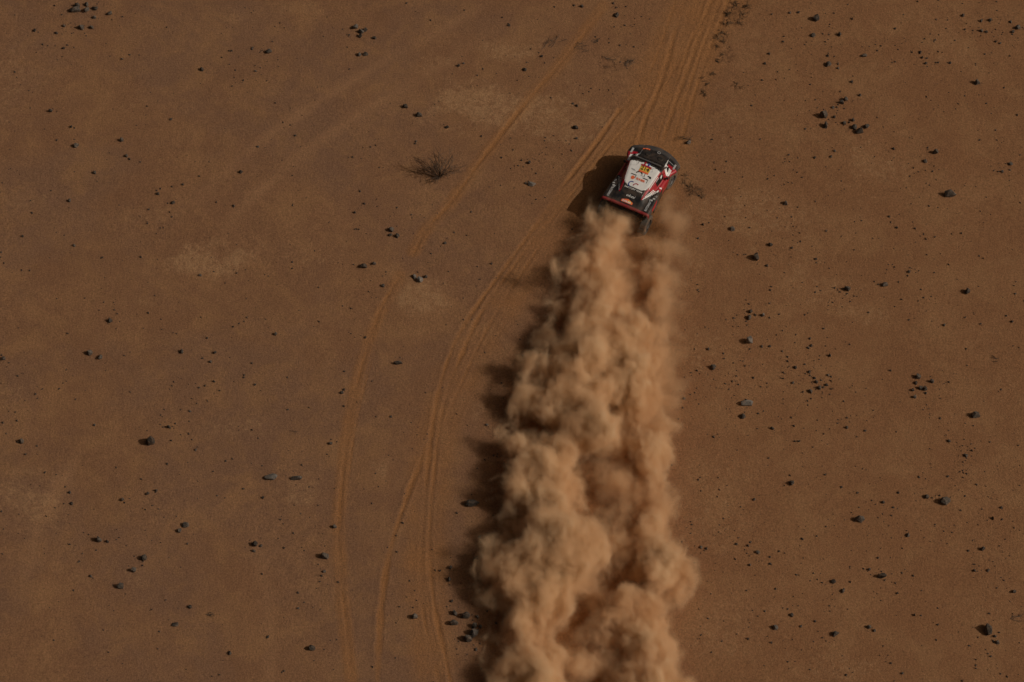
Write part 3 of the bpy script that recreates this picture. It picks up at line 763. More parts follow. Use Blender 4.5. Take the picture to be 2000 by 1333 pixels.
# ------------------------------------------------------------------ rally car
BLACK = paint('black_paint', (0.010, 0.010, 0.011), 0.38, 0, 0.26, 0.3)
DARK = paint('charcoal_paint', (0.045, 0.045, 0.047), 0.5, 0, 0.3)
WHITE = paint('white_paint', (0.80, 0.79, 0.77), 0.35, 0, 0.10, 0.3)
RED = paint('red_paint', (0.36, 0.006, 0.018), 0.35, 0, 0.14, 0.3)
ORANGE = paint('orange_paint', (0.80, 0.16, 0.06), 0.4, 0, 0.05)
YELLOW = paint('yellow_paint', (0.70, 0.45, 0.06), 0.4, 0, 0.05)
BLUE = paint('blue_paint', (0.03, 0.05, 0.26), 0.4, 0, 0.05)
GREYP = paint('grey_print', (0.42, 0.42, 0.42), 0.45, 0, 0.15)
TAILRED = paint('dusty_red_paint', (0.22, 0.008, 0.014), 0.5, 0, 0.45)
GLASS = paint('tinted_glass', (0.010, 0.010, 0.011), 0.12, 0, 0.10)
CARBON = paint('carbon_panel', (0.022, 0.021, 0.020), 0.45, 0, 0.25)
RUBBER = paint('dusty_rubber', (0.085, 0.074, 0.062), 0.9, 0, 0.95)
STEEL = paint('grey_metal', (0.20, 0.20, 0.20), 0.4, 0.6, 0.35)
DUSTY = paint('dust_caked_plastic', (0.10, 0.072, 0.048), 0.9, 0, 0.8)

HEAD = math.radians(25.8)
car = bpy.data.objects.new('rally_car', None)
COL.objects.link(car)
REAR_Y = -1.60
rp = px(1218.0, 402.0, 1.31)      # middle of the tail's upper edge
fwdv = np.array([math.sin(HEAD), math.cos(HEAD)])
cx, cy = rp[:2] - fwdv * REAR_Y
car.location = (cx, cy, ground_z(cx, cy) + 0.03)
car.rotation_euler = (0, math.radians(2.4), -HEAD)
tag(car, 'red, white and black desert rally car seen from behind, throwing up dust', 'rally car')

#            y     W     S     R     Wc    Wb   lower
ST = np.array([
    (-1.60, 1.16, 1.27, 1.31, 0.68, 0.87, 0.72),
    (-1.20, 1.16, 1.27, 1.36, 0.62, 0.81, 0.62),
    (-0.80, 1.14, 1.25, 1.42, 0.60, 0.79, 0.50),
    (-0.40, 1.10, 1.22, 1.52, 0.62, 0.81, 0.42),
    (0.00, 1.07, 1.18, 1.64, 0.68, 0.86, 0.40),
    (0.40, 1.06, 1.16, 1.73, 0.74, 0.90, 0.40),
    (0.70, 1.07, 1.15, 1.76, 0.77, 0.91, 0.40),
    (0.86, 1.08, 1.15, 1.68, 0.78, 0.91, 0.41),
    (1.05, 1.10, 1.15, 1.46, 0.76, 0.91, 0.42),
    (1.28, 1.18, 1.15, 1.26, 0.64, 0.86, 0.44),
    (1.64, 1.23, 1.13, 1.20, 0.60, 0.82, 0.46),
    (1.98, 1.25, 1.09, 1.13, 0.60, 0.82, 0.54),
    (2.24, 1.23, 1.03, 1.05, 0.60, 0.82, 0.58),
])


def profile(y):
    W, S, Rf, Wc, Wb, lo = (np.interp(y, ST[:, 0], ST[:, i]) for i in range(1, 7))
    e = min(0.05, max(Rf - S, 0.02) * 0.3)
    return np.array([(0, Rf), (0.5 * Wc, Rf - 0.012), (0.85 * Wc, Rf - 0.3 * e), (Wc, Rf - e), (Wc + 0.45 * (Wb - Wc), S + 0.55 * (Rf - e - S)), (Wb, S + 0.02),
                     (Wb + 0.5 * (W - Wb), S + 0.015), (W - 0.07, S), (W - 0.015, S - 0.05), (W, S - 0.14), (W, 0.5 * (S - 0.14) + 0.5 * lo), (W - 0.02, lo + 0.04), (W - 0.06, lo)])


def nose(x, y):
    t = min(max((y - 1.0) / 1.1, 0.0), 1.0)
    return y - 0.42 * (abs(x) / 1.14) ** 2 * t * t * (3 - 2 * t)


SEG = [4, 4, 3, 4, 4, 4, 4, 2, 3, 5, 4, 2]
YS = np.concatenate([np.arange(REAR_Y, 2.23, 0.03), [2.24]])


def row(y):
    P = profile(y)
    out = []
    for j in range(len(P) - 1):
        for q in range(SEG[j]):
            out.append(P[j] + (P[j + 1] - P[j]) * q / SEG[j])
    out.append(P[-1])
    return out


def top_z(x, y):
    """height of the bodywork's upper side"""
    P = profile(y)
    return float(np.interp(abs(x), P[:9, 0], P[:9, 1]))


AXLES = (1.28, -1.42)
WHEEL_R = 0.47


def livery(x, y, z):
    """(part, paint) of the bodywork at one spot"""
    a = abs(x)
    P = profile(y)
    Wc, Wb, S = P[3, 0], P[5, 0], P[5, 1]
    side = 'a' if x > 0 else 'b'
    # roof panel and windscreen
    edge_rear = -0.62 + 0.16 * min(1, (a / 0.55) ** 4)
    wroof = np.interp(y, (-0.62, -0.42, 0.0, 0.70), (0.50, 0.57, 0.64, 0.73))
    if y > 0.64 - 0.10 * (a / 0.7) ** 2 and y < 1.30 and a < Wc + 0.02:
        if y < 0.72 - 0.10 * (a / 0.7) ** 2:
            return 'roof', CARBON
        return 'windscreen', GLASS
    if y <= 0.70 and y > edge_rear and a < wroof:
        return 'roof', WHITE
    if y >= 1.30 and a < 0.66:
        if a > 0.625 and y < 1.85:
            return 'bonnet', GREYP
        if y > 1.95:
            return 'bonnet', DARK
        return 'bonnet', BLACK
    # nose ends
    if y > 2.02:
        return 'front_bumper', DARK
    if y >= 0.86 and a >= Wc - 0.05 and z > 0.62:
        d = y - (1.16 + 0.10 * (a - 0.85))
        if 0.68 < a < 1.02 and -0.30 < d < 0.32 - 0.6 * (a - 0.68):
            return ('front_fender', side), WHITE
        if a > 0.74 and y < 1.62 + 0.2 * (a - 0.9) and y > 0.95:
            return ('front_fender', side), RED
        return ('front_fender', side), BLACK
    # cabin sides
    if a < Wb + 0.03 and y > -1.2 and z > S - 0.01:
        c = a - wroof
        if -0.95 < y and 0 <= c < 0.055 + 0.02 * (y > -0.3):
            return 'roof', RED
        if 0.06 < y < 0.62 and z < P[3, 1] - 0.05 and z > S + 0.08:
            return ('side_window', side), GLASS
        if y > -0.42:
            return ('door', side), RED
        return 'rear_deck', BLACK
    # flanks
    if -0.35 < y < 0.95:
        if z > S - 0.12 and a < P[8, 0] and y < 0.25:
            return ('door', side), (RED if y > -0.1 else BLACK)
        if y > 0.18 and z > 0.62:
            return ('door', side), RED
        return ('door', side), BLACK
    if y < -0.35:
        if y < REAR_Y + 0.09:
            return 'rear_deck', TAILRED
        if a > P[8, 0] - 0.005:
            return ('rear_fender', side), (RED if (z > 0.95 and y > -1.2 and y < -0.55) else DARK)
        return 'rear_deck', BLACK
    return ('front_fender', side), BLACK


parts = {}
rows = [[(x, nose(x, y), z) for (x, z) in row(y)] for y in YS]
ycl = list(YS)
last = rows[-1]
for q in range(1, 7):          # the nose rolls over and drops to the bumper
    rows.append([(x * (1 - 0.01 * q), y + 0.05 * math.sin(q / 6 * 2.2), z - (z - 0.52) * (q / 6) ** 1.3 if z > 0.52 else z) for (x, y, z) in last])
    ycl.append(2.24)
tail = []
for q in range(1, 4):
    tail.append([(x, y - 0.012 * q, z - 0.018 * q if z > 1.0 else z) for (x, y, z) in rows[0]])
rows = tail[::-1] + rows
ycl = [REAR_Y] * 3 + ycl
for i in range(len(rows) - 1):
    for s in (1, -1):
        for j in range(len(rows[0]) - 1):
            q4 = [rows[i][j], rows[i][j + 1], rows[i + 1][j + 1], rows[i + 1][j]]
            q4 = [(s * a, b, c) for a, b, c in q4]
            if s < 0:
                q4 = q4[::-1]
            c = np.mean(q4, axis=0)
            yc = 0.5 * (ycl[i] + ycl[i + 1])
            if abs(c[0]) > 0.8 and c[2] < 1.04 and min(math.hypot(c[1] - ax, c[2] - 0.50) for ax in AXLES) < 0.60:
                continue
            if i < 3:
                part, m = ('rear_deck', TAILRED)
            elif yc >= 2.235:
                part, m = 'front_bumper', DARK
            else:
                part, m = livery(c[0], yc, c[2])
            d = parts.setdefault(part, ([], [], [], {}))
            idx = []
            for v in q4:
                kx = (round(v[0], 4), round(v[1], 4), round(v[2], 4))
                if kx not in d[3]:
                    d[3][kx] = len(d[0])
                    d[0].append(v)
                idx.append(d[3][kx])
            if len(set(idx)) == 4:
                d[1].append(idx)
                d[2].append(m)
PART = {}
for part, (vv, ff, mm, _k) in parts.items():
    nm = part if isinstance(part, str) else part[0]
    me_ = bpy.data.meshes.new(nm)
    me_.from_pydata(vv, [], ff)
    mats = []
    for m in mm:
        if m not in mats:
            mats.append(m)
    o = link(nm, me_, mats, car)
    me_.polygons.foreach_set('material_index', [mats.index(m) for m in mm])
    me_.polygons.foreach_set('use_smooth', [True] * len(ff))
    sd = o.modifiers.new('thickness', 'SOLIDIFY')
    sd.thickness = 0.012
    sd.offset = -1
    PART[part] = o


def box(bm, c, s, rot=None):
    r = bmesh.ops.create_cube(bm, size=1.0)
    M = Matrix.Translation(Vector(c)) @ (rot.to_4x4() if rot else Matrix.Identity(4)) @ Matrix.Diagonal((*s, 1.0))
    bmesh.ops.transform(bm, matrix=M, verts=r['verts'])
    return r['verts']


def bevel(bm, w=0.012):
    bmesh.ops.bevel(bm, geom=bm.edges[:], offset=w, segments=2, affect='EDGES', clamp_overlap=True)


def lathe(bm, prof, x0, n=36):
    """spin (along, radius) about the X axis"""
    rings = []
    for a, r in prof:
        rings.append([bm.verts.new((x0 + a, r * math.cos(6.28318 * t / n), r * math.sin(6.28318 * t / n))) for t in range(n)])
    for p, q in zip(rings, rings[1:]):
        for t in range(n):
            bm.faces.new((p[t], p[(t + 1) % n], q[(t + 1) % n], q[t]))


for ax in AXLES:
    for s in (1, -1):
        w = bpy.data.objects.new('wheel', None)
        COL.objects.link(w)
        w.parent = car
        w.location = (s * (1.03 if ax < 0 else 0.95), ax - (0.06 if ax < 0 else 0.0), WHEEL_R - 0.03)
        w.rotation_euler = (0, 0, math.radians(-8 if ax > 0 else 0))
        bm = bmesh.new()
        lathe(bm, [(-0.15, 0.27), (-0.165, 0.36), (-0.15, 0.44), (-0.11, 0.468), (0.11, 0.468), (0.15, 0.44), (0.165, 0.36), (0.15, 0.27)], 0)
        for t in range(32):
            for q, off in ((-0.085, 0), (0.085, 0.5), (0, 0.25)):
                g = (t + off) * 6.28318 / 32
                box(bm, (q, 0.47 * math.cos(g), 0.47 * math.sin(g)), (0.075, 0.045, 0.022), Matrix.Rotation(g - math.pi / 2, 3, 'X'))
        bm_obj('tyre', bm, RUBBER, w)
        bm = bmesh.new()
        lathe(bm, [(-0.14, 0.272), (-0.10, 0.25), (0.02 * s, 0.22), (0.05 * s, 0.06), (0.07 * s, 0.0)], 0, 24)
        for t in range(8):
            g = t * 6.28318 / 8
            box(bm, (s * 0.085, 0.15 * math.cos(g), 0.15 * math.sin(g)), (0.03, 0.04, 0.19), Matrix.Rotation(g + math.pi / 2, 3, 'X'))
        lathe(bm, [(0.12 * s, 0.275), (0.135 * s, 0.255), (0.06 * s, 0.235)], 0, 24)
        bm_obj('rim', bm, STEEL, w)

bm = bmesh.new()
box(bm, (0, 0.1, 0.52), (1.5, 3.1, 0.22))
box(bm, (0, -1.45, 0.86), (1.25, 0.42, 0.30))
box(bm, (0, -1.3, 0.5), (1.9, 0.12, 0.12))
box(bm, (0, 1.28, 0.5), (1.9, 0.12, 0.12))
bm_obj('chassis', bm, RUBBER, car)
bm = bmesh.new()
for z in (0.74, 0.98):
    box(bm, (0, -1.64, z - 0.1), (1.25, 0.06, 0.06))
for x in (-0.66, -0.25, 0.25, 0.66):
    box(bm, (x, -1.63, 0.76), (0.05, 0.05, 0.28))
bevel(bm)
bm_obj('rear_bumper', bm, DUSTY, car)
for s in (1, -1):
    bm = bmesh.new()
    box(bm, (s * 0.98, -1.97, 0.46), (0.26, 0.015, 0.30))
    bm_obj('mud_flap', bm, RUBBER, car)
    # black-slotted vent in the white fender pod
    bm = bmesh.new()
    box(bm, (0, 0, 0), (0.085, 0.30, 0.05))
    bevel(bm, 0.02)
    o = bm_obj('fender_vent', bm, GLASS, car)
    o.location = (s * 0.845, 1.17, top_z(0.845, 1.17) + 0.012)
    o.rotation_euler = (0, 0, s * math.radians(12))
    # mirror on the flank, vent window trim
    bm = bmesh.new()
    box(bm, (s * 1.04, 0.66, 1.28), (0.13, 0.09, 0.10), Matrix.Rotation(s * 0.2, 3, 'Z'))
    box(bm, (s * 0.95, 0.68, 1.22), (0.12, 0.04, 0.04))
    bevel(bm, 0.015)
    bm_obj('wing_mirror', bm, BLACK, car)
    # A-pillar
    bm = bmesh.new()
    tube(bm, [Vector((s * 0.735, 0.66, 1.735)), Vector((s * 0.765, 0.88, 1.62)), Vector((s * 0.77, 1.08, 1.38)), Vector((s * 0.74, 1.3, 1.22))], 0.026, 0.022)
    bm_obj('windscreen_pillar', bm, BLACK, car)
    # black fans under the bonnet grille
    bm = bmesh.new()
    r_ = bmesh.ops.create_cone(bm, cap_ends=True, segments=28, radius1=0.13, radius2=0.10, depth=0.05)
    for t in range(6):
        box(bm, (0, 0, 0.03), (0.24, 0.018, 0.012), Matrix.Rotation(t * math.pi / 6, 3, 'Z'))
    o = bm_obj('bonnet_fan', bm, CARBON, car)
    o.location = (s * 0.30, 1.56, top_z(0.3, 1.56) + 0.02)
    # head light strip at the fender's front corner
    bm = bmesh.new()
    box(bm, (0, 0, 0), (0.09, 0.30, 0.03))
    bevel(bm, 0.01)
    o = bm_obj('headlight', bm, GREYP, car)
    yy = 1.70
    o.location = (s * 1.04, nose(1.04, yy) + 0.02, top_z(1.04, yy) + 0.012)
# lamp bar over the windscreen
bm = bmesh.new()
box(bm, (0, 0, 0), (1.30, 0.06, 0.05))
bevel(bm, 0.015)
o = bm_obj('light_bar', bm, STEEL, car)
o.location = (0, 0.80, 1.765)
# two thin aerials on the roof
for x, y in ((-0.36, 0.42), (0.42, 0.38)):
    bm = bmesh.new()
    tube(bm, [Vector((x, y, top_z(x, y))), Vector((x, y - 0.05, top_z(x, y) + 0.25)), Vector((x, y - 0.14, top_z(x, y) + 0.5))], 0.007, 0.004)
    bm_obj('aerial', bm, BLACK, car)


# --- printed marks: thin sheets lying on the bodywork
def drape(name, polys, mat, lift=0.010, side=None):
    """polygons in plan (x, y) laid on the bodywork"""
    bm = bmesh.new()
    for poly in polys:
        vs_ = [bm.verts.new((x, y, 0)) for x, y in poly]
        bm.faces.new(vs_)
    bmesh.ops.triangulate(bm, faces=bm.faces[:])
    for q in range(2):
        long = [e for e in bm.edges if e.calc_length() > 0.12]
        if long:
            bmesh.ops.subdivide_edges(bm, edges=long, cuts=1)
            bmesh.ops.triangulate(bm, faces=[f for f in bm.faces if len(f.verts) > 3])
    for v in bm.verts:
        x, y = v.co.x, v.co.y
        v.co = (x, nose(x, y), top_z(x, y) + lift)
    bmesh.ops.recalc_face_normals(bm, faces=bm.faces[:])
    return bm_obj(name, bm, mat, car)


def rect(x, y, w, h, ang=0.0):
    c, s_ = math.cos(ang), math.sin(ang)
    return [(x + c * a * w / 2 - s_ * b * h / 2, y + s_ * a * w / 2 + c * b * h / 2) for a, b in ((-1, -1), (1, -1), (1, 1), (-1, 1))]


def arc(x, y, r, w, a0, a1, n=12):
    out = []
    for i in range(n):
        t0, t1 = (math.radians(a0 + (a1 - a0) * (i + k_) / n) for k_ in (0, 1))
        out.append([(x + q * math.cos(t), y + q * math.sin(t)) for q, t in ((r, t0), (r + w, t0), (r + w, t1), (r, t1))])
    return out


def write(name, text, x, y, size, mat, ang=0.0, lift=0.014, squeeze=1.0, bold=0.0, shear=0.0):
    cu = bpy.data.curves.new('writing', 'FONT')
    cu.body = text
    cu.size = size
    cu.align_x = 'CENTER'
    cu.align_y = 'CENTER'
    cu.offset = bold
    cu.shear = shear
    cu.resolution_u = 3
    t = bpy.data.objects.new('writing', cu)
    COL.objects.link(t)
    bpy.context.view_layer.update()
    m = bpy.data.meshes.new_from_object(t.evaluated_get(bpy.context.evaluated_depsgraph_get()))
    bpy.data.objects.remove(t)
    bpy.data.curves.remove(cu)
    c, s_ = math.cos(ang), math.sin(ang)
    for v in m.vertices:
        a, b = v.co.x * squeeze, v.co.y
        X, Y = x + c * a - s_ * b, y + s_ * a + c * b
        v.co = (X, nose(X, Y), top_z(X, Y) + lift)
    m.name = name
    return link(name, m, [mat], car)


plate = drape('number_plate', [rect(0.06, 0.36, 0.46, 0.30)], YELLOW)
drape('plate_border', [rect(0.06, 0.51, 0.50, 0.09)], RED, 0.012)
drape('plate_border', [rect(0.06, 0.20, 0.46, 0.08)], ORANGE, 0.012)
write('race_number', '214', 0.06, 0.36, 0.26, BLACK, 0, 0.016, 1.0, 0.006)
drape('tricolour_band', [rect(-0.05, 0.62, 0.085, 0.19)], RED)
drape('tricolour_band', [rect(0.13, 0.60, 0.085, 0.15) , [(0.0875, 0.675), (0.1725, 0.675), (0.13, 0.72)]], BLUE)
drape('roof_line', [rect(-0.34, 0.56, 0.014, 0.16), rect(0.36, 0.50, 0.22, 0.012, 0.75)], BLACK)
drape('roof_logo', [rect(-0.42, 0.16, 0.17, 0.05), rect(-0.36, 0.125, 0.16, 0.02)], GREYP)
drape('roof_logo', arc(-0.08, 0.02, 0.12, 0.05, 20, 165), BLACK)
drape('roof_logo', [rect(0.17, 0.10, 0.022, 0.14), rect(-0.13, 0.16, 0.022, 0.10)], BLACK)
drape('roof_logo', [rect(0.40, 0.10, 0.16, 0.05), rect(0.45, 0.05, 0.10, 0.05)], BLACK)
drape('roof_logo', [rect(0.12, 0.02, 0.22, 0.03)], GREYP)
drape('roof_logo', [rect(-0.29, -0.055, 0.26, 0.035), rect(-0.17, -0.13, 0.02, 0.15), rect(0.28, -0.06, 0.26, 0.035), rect(0.40, -0.14, 0.02, 0.16)], BLACK)
bmx = arc(-0.27, -0.20, 0.0, 0.085, 0, 360, 16)
drape('orange_badge', bmx, ORANGE)
write('orange_writing', 'RUHIER', 0.10, -0.19, 0.135, ORANGE, 0, 0.014, 0.9, 0.004)
drape('blue_crescent', arc(-0.20, -0.50, 0.10, 0.04, 60, 265), BLUE)
drape('red_crescent', arc(0.03, -0.53, 0.10, 0.04, 50, 185), RED)
write('white_writing', 'FACTORY TEAM', 0.0, -0.70, 0.10, WHITE, 0, 0.014, 1.15, 0.002)
write('white_writing', 'ekoi', 0.02, -1.06, 0.19, WHITE, 0, 0.014, 1.25, 0.0, 0.25)
drape('event_badge', [[(-0.27, -1.44), (0.27, -1.44), (0.27, -1.33), (0.12, -1.27), (0.0, -1.23), (-0.12, -1.27), (-0.27, -1.33)]], ORANGE)
drape('event_badge', [[(0.04, -1.27), (0.16, -1.31), (0.24, -1.38), (0.05, -1.38)]], YELLOW, 0.013)
write('badge_writing', 'DAKAR', -0.02, -1.385, 0.13, WHITE, 0, 0.018, 0.95, 0.003)
for s in (1, -1):
    write('side_writing', 'BLITZIBIRD', s * 0.92, -1.16, 0.135, GREYP, s * math.radians(90), 0.014, 0.85, 0.004)
    # ribs of white hatching beside the red stripe
    hat = []
    for i in range(9):
        t = i / 8
        y0 = -0.30 - 0.70 * t
        x0 = np.interp(y0, (-1.0, -0.3), (0.54, 0.72)) + 0.03
        w = 0.05 + 0.17 * (1 - t)
        hat.append([(s * x0, y0), (s * (x0 + w), y0 + 0.085), (s * (x0 + w), y0 + 0.125), (s * x0, y0 + 0.045)])
    drape('hatching', hat, WHITE if s > 0 else GREYP, 0.012)
    drape('red_stripe', [[(s * 0.51, -1.02), (s * 0.565, -1.02), (s * 0.66, -0.35), (s * 0.58, -0.35)]], RED, 0.012)
    drape('white_stripe', [[(s * 0.615, -0.40), (s * 0.64, -0.40), (s * 0.735, 0.28), (s * 0.715, 0.28)]], WHITE if s > 0 else GREYP, 0.014)
    drape('side_logo', [rect(s * 0.98, -0.62, 0.10, 0.075, 0.4), rect(s * 0.86, -0.80, 0.03, 0.15, 0.3 * s), rect(s * 0.93, -0.76, 0.09, 0.09, 0.6)], GREYP, 0.012)
    drape('side_logo', arc(s * 1.0, -0.44, 0.035, 0.02, -160, 90), GREYP, 0.012)
drape('white_flash', [[(0.90, -0.22), (0.99, -0.16), (0.97, -0.06), (0.93, -0.08)], rect(0.985, 0.10, 0.10, 0.07, 0.5)], WHITE, 0.012)
drape('red_flash', [[(0.80, 0.42), (0.84, 0.42), (0.83, 0.56), (0.80, 0.54)]], WHITE, 0.014)
drape('bonnet_badge', arc(0.10, 1.90, 0.055, 0.022, 0, 360, 16), GREYP, 0.012)
drape('bonnet_writing', [rect(-0.60, 1.92, 0.10, 0.09), rect(-0.47, 1.93, 0.12, 0.08), rect(-0.36, 1.91, 0.06, 0.08)], ORANGE, 0.012)
drape('bonnet_stripe', [rect(0.86, 1.80, 0.34, 0.035)], GREYP, 0.012)
drape('pod_stripe', [[(0.66, 1.22), (0.70, 1.20), (0.66, 1.78), (0.64, 1.78)]], WHITE, 0.014)
# the plate's border and number move with the plate: pieces of one panel
for o in list(car.children):
    if o.name.split('.')[0] in ('plate_border', 'race_number'):
        o.parent = plate

